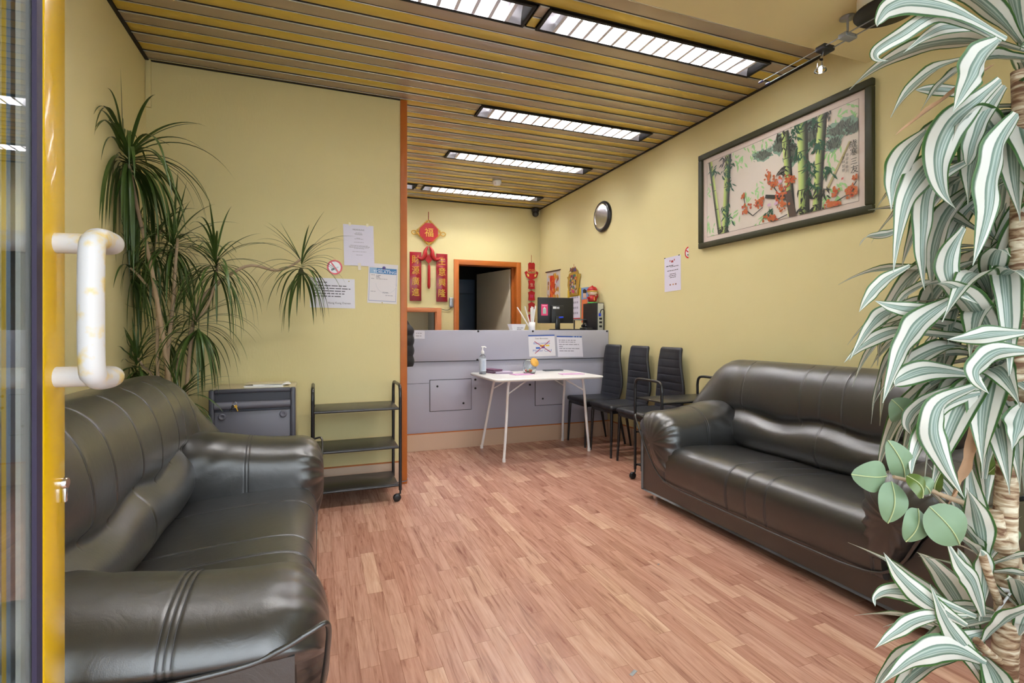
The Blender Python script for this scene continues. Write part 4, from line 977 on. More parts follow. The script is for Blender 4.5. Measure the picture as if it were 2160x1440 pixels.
# desk lamp-like silver stand
dsx = onY(1222, 676, 5.2); ds = thing('metal_stand', 'low silver-topped stand between monitor and computer tower', 'stand', (dsx.x, 5.2, WT))
b = MB(); zt5 = onY(1229, 673, 5.2).z; b.box((dsx.x-.07, 5.15, zt5-.012), (dsx.x+.07, 5.27, zt5), 0, .004); b.build('top_plate', M['steel'], ds)
b = MB(); b.tube([(dsx.x-.06, 5.21, WT), (dsx.x-.06, 5.21, zt5-.012)], .008, 8); b.tube([(dsx.x+.06, 5.21, WT), (dsx.x+.06, 5.21, zt5-.012)], .008, 8); b.build('support', M['black_plastic'], ds)
# pc tower
tx_a, tx_b, ty_a, ty_b = 2.858, 2.948, 4.93, 5.24
pcw = thing('computer_tower', 'black computer tower with pale rear panel at the counter end by the wall', 'computer', ((tx_a+tx_b)/2, 5.08, WT))
zt6 = onY(1260, 638, ty_a).z
b = MB(); b.box((tx_a, ty_a, WT), (tx_b, ty_b, zt6), 0, .003); b.build('casing', M['black_plastic'], pcw)
b = MB(); b.box((tx_a+.012, ty_a-.005, WT+.006), (tx_b-.010, ty_a, zt6-.008), 0, .001); pn = b.build('rear_panel', mat('pale_panel', (190, 190, 174), .5), pcw)
cxm = (tx_a+tx_b)/2
for dz in (.045, .09, .13):
    b = MB(); b.box((cxm-.018, ty_a-.008, WT+dz), (cxm+.016, ty_a-.005, WT+dz+.022), 0, .001); b.build('port', M['black'], pn)
b = MB(); b.tube(catmull([Vector(q) for q in ((cxm-.012, ty_a-.012, WT+.19), (cxm-.010, ty_a-.035, WT+.235), (cxm+.02, ty_a-.04, WT+.23), (cxm+.025, ty_a-.03, WT+.12), (cxm+.03, ty_a-.02, WT+.02))], 24, closed=False), .005, 8); b.build('cable', M['black_plastic'], pcw)
b = MB(); b.box((cxm-.028, ty_a-.026, WT+.165), (cxm-.004, ty_a-.006, WT+.20), 0, .004); tag(b.build('cable_plug', bpy.data.materials['blue_plug'], pcw), 'blue cable plug')
# figurine
fg = Vector((2.893, 5.09, zt6)); fz = thing('lucky_figurine', 'red and white round-headed figurine with green base on the computer', 'figurine', fg)
b = MB(); b.lathe([(.001, 0), (.055, 0), (.055, .012), (.001, .012)], fg, 24); tag(b.build('base', mat('green_base', (70, 160, 70), .5), fz), 'green base')
b = MB(); b.lathe([(.02, .012), (.045, .02), (.052, .05), (.044, .075), (.028, .09)], fg, 24); b.tube([fg+Vector((.04, 0, .06)), fg+Vector((.07, 0, .085)), fg+Vector((.068, 0, .105))], [.014, .014, .012], 8); b.tube([fg+Vector((-.04, 0, .06)), fg+Vector((-.062, -.01, .06))], [.014, .012], 8); b.build('robe', M['red'], fz)
b = MB(); b.sphere(fg+Vector((0, 0, .125)), .052, 0, 24, (1, 1, .8)); b.build('head', mat('pale_face', (240, 220, 200), .5), fz)
b = MB(); b.lathe([(.056, .130), (.060, .140), (.057, .158), (.040, .182), (.012, .192), (.008, .2), (.001, .203)], fg, 24); b.build('hat', M['red'], fz)
b = MB(); b.lathe([(.0575, .128), (.061, .130), (.061, .140), (.0575, .142)], fg, 24); b.tube([fg+Vector((.0, -.05, .03)), fg+Vector((.0, -.046, .07))], .006, 6); b.build('trim_band', M['gold'], fz)

# ------------------------------------------------------------ things on the folding table
def onT(px, py): return onZ(px, py, tz)
sp_ = onT(1018, 781); sp_.y = min(sp_.y, 4.70); sp_ = Vector((onY(1018, 780, 4.62).x, 4.62, tz-.003))
sb = thing('sanitizer_bottle', 'clear pump bottle of hand gel on the left of the folding table', 'bottle', sp_)
b = MB(); b.lathe([(.001, 0), (.030, 0), (.033, .006), (.033, .150), (.028, .170), (.014, .185), (.013, .195), (.001, .195)], sp_, 24); b.build('bottle_body', mat('clear_gel', (220, 228, 230), .1, trans=.85), sb)
b = MB(); b.lathe([(.0335, .03), (.0337, .031), (.0337, .145), (.0335, .146)], sp_, 24, col=lin((205, 215, 230)))
for k in range(7): pr_rect(b, sp_+Vector((-.012, -.0342, .045+k*.013)), EX, EZ, 0, 0, .022, .004, lin((130, 150, 190)), .0004)
b.build('label', M['print'], sb, recalc=False)
b = MB(); b.lathe([(.014, .192), (.016, .193), (.016, .212), (.009, .225), (.005, .228), (.005, .255), (.001, .256)], sp_, 16); b.tube([sp_+Vector((-.012, 0, .257)), sp_+Vector((.02, 0, .259)), sp_+Vector((.034, 0, .25))], .006, 8); b.build('pump', M['white_plastic'], sb)
jp = Vector((onY(1117, 780, 4.55).x, 4.55, tz-.003)); jar = thing('candy_jar', 'tilted glass jar of sweets with round cork lid on the folding table', 'jar', jp)
b = MB(); b.lathe([(.001, 0), (.052, 0), (.060, .012), (.066, .05), (.062, .095), (.05, .125), (.042, .135), (.039, .135), (.047, .123), (.058, .094), (.062, .05), (.056, .015), (.048, .004), (.001, .004)], jp, 32); b.build('glass_body', M['glass'], jar)
lc = jp+Vector((.028, -.045, .105)); md = Matrix.Rotation(math.radians(62), 3, 'X') @ Matrix.Rotation(math.radians(12), 3, 'Y')
b = MB(); b.lathe([(.001, 0), (.040, 0), (.044, .004), (.044, .014), (.040, .018), (.001, .018)], lc, 28, mtx=md); b.build('cork_lid', M['cork'], jar)
rr = random.Random(9); cands = [(230, 110, 60), (240, 210, 190), (80, 180, 70), (220, 70, 50), (245, 235, 230), (240, 170, 90)]
cmats = [mat('sweet_colour', c, .4) for c in cands]
for k in range(26):
    a = rr.uniform(0, 2*PI); r0 = .042*math.sqrt(rr.random()); b = MB(); b.sphere((0, 0, 0), .0085, 0, 8, (1.3, 1, .8))
    s_ = b.build('sweet', cmats[k % 6], None); s_.location = (jp.x+r0*math.cos(a), jp.y+r0*math.sin(a), jp.z+.013+rr.random()*.026); s_.rotation_euler = (rr.random(), rr.random(), rr.random()*3)
    tag(s_, 'small wrapped sweet inside the cork-lidded glass jar', 'sweet', 'sweets in the jar')
def booklet(label, px, py, w_, d_, h_, rz, cols, name='leaflet_stack', cat='leaflets'):
    q = onT(px, py); r = thing(name, label, cat, (q.x, q.y, tz-.003), rz)
    b = MB(); n_ = max(1, int(h_/.003)); rr_ = random.Random(px)
    for i in range(n_):
        o1, o2 = rr_.uniform(-.006, .006), rr_.uniform(-.006, .006); hz_ = h_/n_
        b.box((-w_/2+o1, -d_/2+o2, i*hz_), (w_/2+o1, d_/2+o2, (i+1)*hz_-.0003), 0, 0, lin(cols[i % len(cols)]))
    b.build('sheets', M['print'], r, True)
    return r
booklet('stack of plum-coloured menu leaflets beside the pump bottle on the table', 1038, 785, .11, .20, .036, .3, [(110, 60, 90), (120, 70, 100), (200, 190, 205)])
booklet('low pile of pale mauve menu leaflets in the middle of the table', 1062, 786, .16, .18, .016, -.2, [(205, 190, 215), (190, 170, 200)])
booklet('thin pink flyers lying in front of the jar on the table', 1100, 789, .20, .14, .004, .1, [(200, 150, 190)], 'flyer', 'flyer')
booklet('pink flyers lying on the right half of the table', 1205, 788, .22, .13, .004, -.1, [(206, 160, 200)], 'flyer', 'flyer')
booklet('small dark leaflet pile behind the jar on the table', 1165, 781, .20, .08, .010, .05, [(70, 74, 84), (120, 130, 140)])
# ------------------------------------------------------------ jacket behind the trim
jk = thing('puffer_jacket', 'black quilted jacket hanging behind the orange trim', 'jacket', (.47, 4.14, .88))
b = MB(); rings = []
for i in range(60):
    t = i/59; z = .86+.50*t
    hw_ = .235-.15*smooth01((t-.55)/.45); th = .085-.03*t; pf = .010*abs(math.sin(PI*t*6))
    ring = []
    for k in range(28):
        a = 2*PI*k/28; ring.append(Vector((.475+(hw_+pf)*math.cos(a), 4.125+(th+pf)*math.sin(a), z)))
    rings.append(ring)
b.loft(rings); b.build('body', M['dark_cloth'], jk)
for s_ in (-1, 1):
    b = MB(); b.tube(catmull([Vector(q) for q in ((.475+s_*.1, 4.14, 1.30), (.475+s_*.16, 4.18, 1.15), (.475+s_*.165, 4.20, .98), (.475+s_*.16, 4.2, .86))], 30, closed=False), [.055+.006*abs(math.sin(i*.65)) for i in range(30)], 14); b.build('sleeve', M['dark_cloth'], jk)
b = MB(); b.tube([(.475, 4.001, 1.40), (.475, 4.05, 1.40), (.475, 4.06, 1.42)], .007, 8); tag(b.build('coat_hook', M['chrome']), 'metal coat hook on the back of the partition holding the jacket', 'hook')

# ------------------------------------------------------------ grey case by the partition
sf = thing('grey_cabinet', 'grey plastic cabinet with keys in its front beside the left trolley', 'cabinet', (-.375, 3.68, 0))
x0_, x1_, y0_, y1_, z1_ = -.61, -.142, 3.505, 3.86, .79
b = MB(); b.box((x0_, y0_+.0385, 0.0), (x1_, y1_, z1_), 0, .003); b.build('body', [M['safe_top']], sf)
b = MB(); t = .024
b.box((x0_-.006, y0_, .0), (x0_+t, y0_+.04, z1_), 0, .008); b.box((x1_-t, y0_, .0), (x1_+.006, y0_+.04, z1_), 0, .008); b.box((x0_+t, y0_, z1_-t), (x1_-t, y0_+.04, z1_), 0, .006); b.box((x0_+t, y0_, 0), (x1_-t, y0_+.04, t), 0, .006); b.build('front_frame', M['safe_dark'], sf)
b = MB(); b.box((x0_+t, y0_+.012, t), (x1_-t, y0_+.032, z1_-.137), 0, .004); b.box((x0_+t, y0_+.034, z1_-.14), (x1_-t, y0_+.038, z1_-t), 1)
b.tube([(x0_+t, y0_+.014, z1_-.100), (x1_-t, y0_+.014, z1_-.100)], .023, 14); b.build('front_panel', [M['safe'], M['safe_dark']], sf)
for xx_ in (x0_+.065, x1_-.065):
    b = MB(); b.lathe([(.018, 0), (.022, .006), (.012, .008), (.008, .003), (.001, .004)], (xx_, y0_+.012, z1_-.165), 20, mtx=Matrix.Rotation(PI/2, 3, 'X')); b.build('knob', M['safe'], sf)
ky = thing('key_bunch', 'small bunch of keys hanging from the grey cabinet handle', 'keys', (-.475, y0_-.008, .67))
b = MB(); c0 = Vector((-.475, y0_-.0115, .705)); b.tube([c0+Vector((.011*math.cos(a), .0, .011*math.sin(a))) for a in [2*PI*i/14 for i in range(14)]], .0016, 6, closed=True); b.build('ring', M['chrome'], ky)
for k, a in enumerate((-2.1, -1.2)):
    b = MB(); d_ = Vector((math.cos(a), 0, math.sin(a))); s_ = Vector((-d_.z, 0, d_.x)); p0 = c0+d_*.010+Vector((0, -.002*k-.002, 0))
    b.slab([p0-s_*.008, p0+d_*.014-s_*.008, p0+d_*.016-s_*.003, p0+d_*.040-s_*.003, p0+d_*.040+s_*.003, p0+d_*.016+s_*.003, p0+d_*.014+s_*.008, p0+s_*.008], (0, .0015, 0)); b.build('key', M['gold'] if k else M['chrome'], ky)
en = thing('envelope_pile', 'loose pile of envelopes lying on top of the grey cabinet', 'envelopes', (-.31, 3.66, z1_))
rr = random.Random(4)
for k in range(4):
    b = MB(); cc = (-.31+rr.uniform(-.02, .03), 3.64+rr.uniform(-.02, .02)); a = rr.uniform(-.25, .25); mtz = Matrix.Translation((cc[0], cc[1], z1_+k*.006)) @ Matrix.Rotation(a, 4, 'Z')
    b.box((-.11, -.07, 0), (.11, .07, .0055), 0, .001, mtx=mtz); b.build('envelope', M['print'] if 0 else (M['white_plastic'] if k != 3 else M['safe_top']), en)
# cable on the floor behind the trolley
b = MB(); b.tube(catmull([Vector(q) for q in ((-.13, 3.862, .20), (.0, 3.855, .11), (.2, 3.852, .03), (.45, 3.853, .02), (.60, 3.86, .022), (.632, 3.92, .02), (.63, 4.02, .008))], 40, closed=False), .004, 8); tag(b.build('cable', M['safe']), 'grey cable running along the foot of the partition', 'cable')
for (px, py, w_, d_, rz, lb) in ((1336, 1419, .034, .012, .5, 'small silver scrap on the floor near the bottom edge'), (1389, 1190, .012, .006, .3, 'tiny white scrap on the floor in the middle of the room')):
    q = onZ(px, py, 0); b = MB(); b.box((-w_/2, -d_/2, 0), (w_/2, d_/2, .0008)); o = b.build('floor_scrap', M['steel']); o.location = (q.x, q.y, .0002); o.rotation_euler = (0, 0, rz); tag(o, lb, 'scrap')

# ------------------------------------------------------------ louvred ceiling lights
def louvre_light():
    r = thing('ceiling_light', 'x', 'ceiling light', (0, 0, ZC), 0, 'recessed louvred ceiling lights')
    Lx, Wy = 1.54, .182; hh = .10; z0 = -.008
    b = MB(); t = .008
    b.box((0, 0, z0), (Lx, t, hh)); b.box((0, Wy-t, z0), (Lx, Wy, hh)); b.box((0, t, z0), (t, Wy-t, hh)); b.box((Lx-t, t, z0), (Lx, Wy-t, hh)); b.box((t, t, hh-.004), (Lx-t, Wy-t, hh)); b.box((-.012, -.010, z0-.002), (0, Wy+.010, z0+.006)); b.box((Lx, -.010, z0-.002), (Lx+.012, Wy+.010, z0+.006)); b.box((0, -.010, z0-.002), (Lx, 0, z0+.006)); b.box((0, Wy, z0-.002), (Lx, Wy+.010, z0+.006))
    b.build('housing', M['black'], r, True)
    # parabolic side reflectors
    b = MB(); rings = []
    for x in (t, Lx-t):
        rings.append([Vector((x, y, z)) for y, z in ((t+.001, z0), (t+.004, z0+.03), (t+.016, z0+.065), (t+.04, hh-.012), (Wy-t-.04, hh-.012), (Wy-t-.016, z0+.065), (Wy-t-.004, z0+.03), (Wy-t-.001, z0))])
    b.loft(rings, closed=False, caps=False)
    n_ = 16
    for i in range(1, n_):
        x = Lx*i/n_
        b.loft([[Vector((x-.010, y, z0)), Vector((x+.010, y, z0)), Vector((x+.001, y, z0+.05)), Vector((x-.001, y, z0+.05))] for y in (t+.003, Wy/2, Wy-t-.003)], smooth=False)
    b.build('louvre', M['louvre'], r, True)
    b = MB(); b.tube([(.18, Wy/2, hh-.014), (Lx-.18, Wy/2, hh-.014)], .008, 12); b.build('fluorescent_tube', M['tube'], r, True)
    ld = bpy.data.lights.new('tube_light', 'AREA'); ld.shape = 'RECTANGLE'; ld.size = 1.2; ld.size_y = .08; ld.energy = FIXTURE_W; ld.color = (1, .985, .96)
    lo = bpy.data.objects.new('tube_light', ld); C.objects.link(lo); lo.parent = r; lo.location = (Lx/2, Wy/2, hh-.028)
    return r
l0 = louvre_light(); l0.location = (1.17, 2.498, ZC); l0['label'] = 'louvred ceiling light nearest the camera on the right'
dup(l0, (-.47, 2.498, ZC), 0, 'louvred ceiling light cut by the top edge, left of the nearest one')
dup(l0, (1.18, 3.758, ZC), 0, 'second louvred ceiling light, over the middle of the room')
dup(l0, (1.18, 4.808, ZC), 0, 'third louvred ceiling light, over the counter')
dup(l0, (1.18, 6.068, ZC), 0, 'farthest louvred ceiling light, beyond the smoke detector')
dup(l0, (-.47, 6.068, ZC), 0, 'louvred ceiling light showing only its end beside the orange trim top')

# ------------------------------------------------------------ wire spotlight system
ws = thing('rail_light_system', 'pair of thin rails with hanger and transformer drum under the plaster ceiling', 'light rail', (2.437, 1.77, ZF))
RX = (2.41, 2.463); RZ = 2.595
for x in RX:
    b = MB(); b.tube([(x, .95, RZ), (x, 2.27, RZ)], .0032, 8); rl = b.build('rail', M['steel'], ws)
    b = MB(); b.tube([(x, 2.262, RZ), (x, 2.29, RZ)], .0065, 8); tag(b.build('end_cap', mat('blue_cap', (50, 46, 110), .4), rl), 'blue end cap')
b = MB(); b.lathe([(.001, 0), (.034, 0), (.036, -.006), (.006, -.009), (.005, -.07)], (2.437, 1.774, ZF), 24); b.box((2.437-.04, 1.774-.022, RZ-.012), (2.437+.04, 1.774+.022, RZ+.010), 0, .004); b.build('hanger', M['steel'], ws)
b = MB(); b.lathe([(.001, -.085), (.128, -.085), (.132, -.080), (.132, -.074)], (2.437, 1.585, ZF), 40); b.build('drum_base', M['black_plastic'], ws)
b = MB(); b.lathe([(.118, -.073), (.118, -.001)], (2.437, 1.585, ZF), 40)
b.build('drum', M['white_plastic'], ws)
b = MB()
for x in RX: b.tube([(x, 1.56, ZF-.084), (x, 1.56, RZ)], .004, 8)
b.build('feed_pin', M['chrome'], ws)
sy = 1.895; spt = thing('spotlight', 'small halogen spotlight clipped to the thin rails', 'spotlight', (2.437, sy, RZ))
b = MB(); b.box((2.40, sy-.028, RZ-.014), (2.475, sy+.028, RZ+.014), 0, .006); b.build('clip', M['black_plastic'], spt)
b = MB(); b.tube([(2.437, sy+.012, RZ-.012), (2.43, sy+.018, RZ-.055)], .007, 8); b.lathe([(.001, 0), (.013, 0), (.015, -.02), (.017, -.045)], (2.43, sy+.02, RZ-.045), 20); b.build('lamp_holder', M['chrome'], spt)
b = MB(); b.lathe([(.015, -.040), (.026, -.052), (.030, -.062), (.029, -.064), (.022, -.056), (.001, -.05)], (2.43, sy+.02, RZ-.042), 24); b.build('reflector', M['glass'], spt)
b = MB(); b.sphere((2.43, sy+.02, RZ-.103), .009, 0, 12, (1, 1, 1.3)); b.build('bulb', M['bulb'], spt)

# ------------------------------------------------------------ plants
def leaf_strip(b, p0, d0, ln, wd, droop, seg=12, fold=.25, curl=0, rnd_=random, wav=0, m=0, cross=2, side=None, twist=0, prof=None, g0=.6, clamp=None):
    d = Vector(d0).normalized(); p = Vector(p0)
    sd = Vector(side) if side is not None else d.cross(Vector((0, 0, 1)))
    if sd.length < .05: sd = Vector((1, 0, 0))
    sd.normalize(); rings = []; uvs = []; step = ln/seg; ph_ = rnd_.uniform(0, 6)
    for i in range(seg+1):
        t = i/seg
        wp = prof(t) if prof else (math.sin(PI*min(1, .10+t*.9))**.7 if t < 1 else 0)
        n_ = sd.cross(d).normalized(); sdd = (sd*math.cos(twist*t)+n_*math.sin(twist*t)).normalized(); nn_ = sdd.cross(d).normalized()
        h_ = wd*.5*max(.03, wp); row = []
        for k in range(-cross, cross+1):
            f_ = k/cross; q = p+sdd*h_*f_+nn_*(-abs(f_)*h_*-fold)
            if wav: q += nn_*wav*h_*math.sin(t*22+ph_+(2 if k > 0 else 0))*abs(f_)
            row.append(q); uvs.append((.5+.5*f_, t*ln/.1))
        rings.append(row)
        dr = droop*(g0+(1-g0)*t*2)
        d = (d+Vector((0, 0, -1))*dr*step).normalized()
        if curl: d = (d+sd*curl*step*t).normalized()
        p = p+d*step
        if clamp: p = clamp(p)
        sd = (sd-d*sd.dot(d)).normalized()
    b.loft(rings, m, closed=False, caps=False, uvs=uvs)
# --- narrow-leaved plant in the left corner
pl = thing('dragon_tree', 'tall narrow-leaved dragon tree in the corner behind the left sofa', 'plant', (-.80, 3.42, 0))
b = MB(); pc_ = Vector((-.80, 3.42, 0)); b.lathe([(.001, 0), (.12, 0), (.16, .26), (.168, .26), (.168, .30), (.15, .30), (.148, .25), (.001, .25)], pc_, 32); b.build('pot', M['pot'], pl)
b = MB(); b.lathe([(.001, .25), (.149, .25), (.14, .265), (.001, .27)], pc_, 24); b.build('soil', M['soil'], pl)
def Q(px, py, y=3.42): return onY(px, py, y)
base = Vector((-.79, 3.42, .25))
stems = [
 ([base, Q(362, 860, 3.42), Q(345, 720, 3.42), Q(318, 560, 3.42), Q(290, 440, 3.42), Q(272, 345, 3.40)], .015, .008),
 ([base+Vector((.03, 0, 0)), Q(352, 800, 3.44), Q(365, 640, 3.5), Q(370, 560, 3.5), Q(375, 500, 3.5)], .013, .007),
 ([base+Vector((.04, .02, 0)), Q(400, 745, 3.5), Q(420, 640, 3.52), Q(470, 590, 3.55), Q(525, 560, 3.55), Q(580, 570, 3.55), Q(612, 562, 3.55), Q(636, 545, 3.55)], .011, .007),
 ([Q(412, 680, 3.5), Q(440, 640, 3.5), Q(455, 585, 3.5), Q(460, 540, 3.48)], .009, .006),
 ([base+Vector((-.03, 0, 0)), Q(332, 770, 3.44), Q(330, 640, 3.5), Q(300, 590, 3.5), Q(275, 565, 3.5)], .010, .006),
 ([Q(330, 600, 3.42), Q(318, 560, 3.5), Q(330, 500, 3.55), Q(345, 485, 3.55)], .008, .006),
 ([base+Vector((.02, .02, 0)), Q(370, 800, 3.5), Q(395, 720, 3.5), Q(412, 665, 3.5)], .009, .006),
 ([base+Vector((-.02, .02, 0)), Q(330, 820, 3.5), Q(300, 770, 3.5), Q(290, 755, 3.5)], .008, .006),
 ([base+Vector((.05, -.02, 0)), Q(380, 850, 3.38), Q(378, 820, 3.38)], .008, .006)]
b = MB()
for pts, r0, r1 in stems:
    n_ = 30; pp = catmull(pts, n_, closed=False); b.tube(pp, [r0+(r1-r0)*i/(n_-1) for i in range(n_)], 8)
b.build('stem', M['bark'], pl)
rl = random.Random(21)
crowns = [(Q(272, 322, 3.40), 95, .58, .2), (Q(366, 505, 3.55), 60, .42, .1), (Q(455, 545, 3.48), 70, .44, .1), (Q(636, 548, 3.55), 56, .38, 0), (Q(276, 560, 3.56), 46, .42, -.2), (Q(322, 500, 3.6), 46, .42, .3), (Q(414, 670, 3.48), 70, .40, .4), (Q(352, 690, 3.6), 36, .34, 0), (Q(288, 755, 3.5), 55, .26, 0), (Q(378, 830, 3.38), 50, .30, .6)]
for (c, n_, ln, lean) in crowns:
    b = MB()
    for k in range(n_):
        az = rl.uniform(0, 2*PI); age = rl.random()**.8; el = math.radians(75-110*age)
        g_ = 1.2+10*age*rl.uniform(.6, 1.3)
        if age < .15: g_ = rl.choice([.4, 2.5, 5])
        c1 = c+Vector((0, 0, -.10*age)); d_ = Vector((math.cos(az)*math.cos(el)+lean*.15, math.sin(az)*math.cos(el)*.8, math.sin(el)))
        ll = ln*rl.uniform(.75, 1.1)
        if c1.y+d_.y*ll*.5 > YP-.05: d_.y = -abs(d_.y)*.4
        leaf_strip(b, c1, d_, ll, .019 if ln > .5 else .0135, g_, 14, .3, 0, rl, 0, cross=1, g0=.8, prof=lambda t: (.5+.5*min(1, t*4))*(1-t**3), clamp=lambda p: Vector((max(XL+.02, p.x), min(YP-.02, p.y), p.z)))
    b.build('leaf_crown', M['thin_leaf'], pl, recalc=False)

# --- white-striped plant in the right foreground
FZ = 1.0
base2 = P(2120, 1400, FZ); bz = Vector((base2.x, base2.y, 0))
pv = thing('striped_dracaena', 'tall white-striped dracaena filling the right foreground', 'plant', bz)
b = MB(); b.lathe([(.001, 0), (.13, 0), (.17, .26), (.18, .26), (.18, .30), (.162, .30), (.16, .25), (.001, .25)], bz, 36); b.build('pot', M['pot'], pv)
b = MB(); b.lathe([(.001, .25), (.16, .25), (.15, .262), (.001, .268)], bz, 24); b.build('soil', M['soil'], pv)
def trunkmat():
    m = mat('ringed_bark', (150, 122, 96), .7)
    n = m.node_tree.nodes; l = m.node_tree.links; bb = n['Principled BSDF']
    t = n.new('ShaderNodeTexCoord'); mp = n.new('ShaderNodeMapping'); mp.inputs['Scale'].default_value = (9, 9, 42); l.new(t.outputs['Object'], mp.inputs[0])
    z = n.new('ShaderNodeTexNoise'); z.inputs['Scale'].default_value = 1.6; z.inputs['Detail'].default_value = 4; z.inputs['Distortion'].default_value = 1.6; l.new(mp.outputs[0], z.inputs[0])
    r = n.new('ShaderNodeValToRGB'); e_ = r.color_ramp.elements; e_[0].position = .38; e_[0].color = lin((112, 78, 54)); e_[1].position = .66; e_[1].color = lin((222, 210, 186)); q = e_.new(.5); q.color = lin((176, 150, 120))
    l.new(z.outputs[0], r.inputs[0]); l.new(r.outputs[0], bb.inputs['Base Color'])
    bp2 = n.new('ShaderNodeBump'); bp2.inputs['Strength'].default_value = .8; bp2.inputs['Distance'].default_value = .003; l.new(z.outputs[0], bp2.inputs['Height']); l.new(bp2.outputs[0], bb.inputs['Normal'])
    return m
M['trunk'] = trunkmat()
b = MB()
tr1 = [Vector((bz.x, bz.y, .25)), P(2118, 1440, FZ), P(2125, 1280, FZ), P(2120, 1150, FZ), P(2125, 1000, FZ), P(2140, 850, FZ), P(2150, 700, FZ), P(2150, 500, FZ), P(2155, 300, FZ), P(2150, 150, FZ)]
b.tube(catmull(tr1, 60, closed=False), [.022-.009*i/59 for i in range(60)], 12)
b.tube(catmull([P(2130, 1030, FZ), P(2112, 960, FZ), P(2100, 900, FZ+.01), P(2078, 840, FZ+.02), P(2060, 770, FZ+.03), P(2050, 700, FZ+.04)], 24, closed=False), [.012-.004*i/23 for i in range(24)], 10)
b.tube(catmull([P(2125, 1180, FZ), P(2105, 1130, FZ-.01), P(2098, 1080, FZ-.015)], 10, closed=False), [.014, .014, .014, .015, .015, .015, .014, .014, .013, .012], 10)
b.tube(catmull([P(2120, 1300, FZ), P(2095, 1240, FZ-.03), P(2072, 1170, FZ-.04)], 10, closed=False), .007, 8)
b.tube(catmull([P(2118, 1400, FZ), P(2090, 1380, FZ-.02), P(2060, 1350, FZ-.03)], 10, closed=False), .007, 8)
b.build('trunk', M['trunk'], pv)
rv = random.Random(77)
camr = Vector((CA, -SA, 0)); camf = Vector((SA, CA, 0))
def striped(c, n_, ln, wd, fam, age0=0, age1=1):
    b = MB()
    for k in range(n_):
        az = rv.uniform(0, 2*PI); age = age0+(age1-age0)*rv.random(); el = math.radians(72-95*age)
        side_ = math.cos(az)*math.cos(el)+fam; dep = math.sin(az)*math.cos(el)*.85
        d_ = camr*side_+camf*dep+Vector((0, 0, math.sin(el)))
        leaf_strip(b, c+Vector((0, 0, -.05*age)), d_, ln*rv.uniform(.75, 1.12), wd*rv.uniform(.8, 1.15), (2.0+9.0*age)*rv.uniform(.7, 1.3), 20, .38, rv.uniform(-2, 2), rv, .10, cross=4, twist=rv.uniform(-1.0, 1.0), g0=.7,
                   prof=lambda t: (.32+.68*smooth01(t/.40))*(1-smooth01((t-.42)/.58))**.75)
    return b.build('leaf_crown', M['striped'], pv, recalc=False)
striped(P(2160, 90, 1.02), 14, .30, .064, .1, 0, .8)
striped(P(2145, 200, 1.06), 18, .33, .066, -.10, .4, 1)
striped(P(2120, 340, 1.10), 20, .33, .062, -.25, .25, 1)
striped(P(2100, 500, 1.10), 20, .34, .058, -.35, .2, 1)
striped(P(2090, 620, 1.08), 22, .34, .056, -.40, .15, 1)
striped(P(2110, 740, 1.04), 22, .33, .056, -.30, .15, .95)
striped(P(2065, 770, 1.08), 16, .28, .052, -.15, .4, 1)
striped(P(2078, 1175, .99), 9, .20, .044, -.1, 0, .6)
striped(P(2070, 1350, .99), 10, .24, .050, -.2, .1, .8)
striped(P(2165, 1290, .98), 11, .25, .050, .2, .1, .8)
def hero(pts, wd, zc=.94, roll=0, dz=.03, twist=0, tipdown=0):
    n_ = 30; pp = catmull([P(a, c, zc+dz*(1-i/(len(pts)-1))) for i, (a, c) in enumerate(pts)], n_, closed=False)
    b = MB(); rings = []; uvs = []; acc = 0; ph = rv.uniform(0, 6)
    for i, p in enumerate(pp):
        t = i/(n_-1); d = (pp[min(n_-1, i+1)]-pp[max(0, i-1)]).normalized(); acc += (pp[i]-pp[i-1]).length if i else 0
        sd = d.cross(camf).normalized(); nn_ = sd.cross(d).normalized(); a_ = roll+twist*t+.25*math.sin(t*5+ph)
        sdd = sd*math.cos(a_)+nn_*math.sin(a_); n2 = sdd.cross(d)
        h_ = wd*.5*max(.02, (.30+.70*smooth01(t/.40))*(1-smooth01((t-.42)/.58))**.7)
        for k in range(-4, 5):
            f_ = k/4; uvs.append((.5+.5*f_, acc/.1))
        rings.append([p+sdd*h_*(k/4)+n2*(abs(k/4)*h_*.35+.08*h_*math.sin(t*24+ph+(2 if k > 0 else 0))*abs(k/4)) for k in range(-4, 5)])
    b.loft(rings, 0, closed=False, caps=False, uvs=uvs)
    return b.build('leaf', M['striped'], pv, recalc=False)
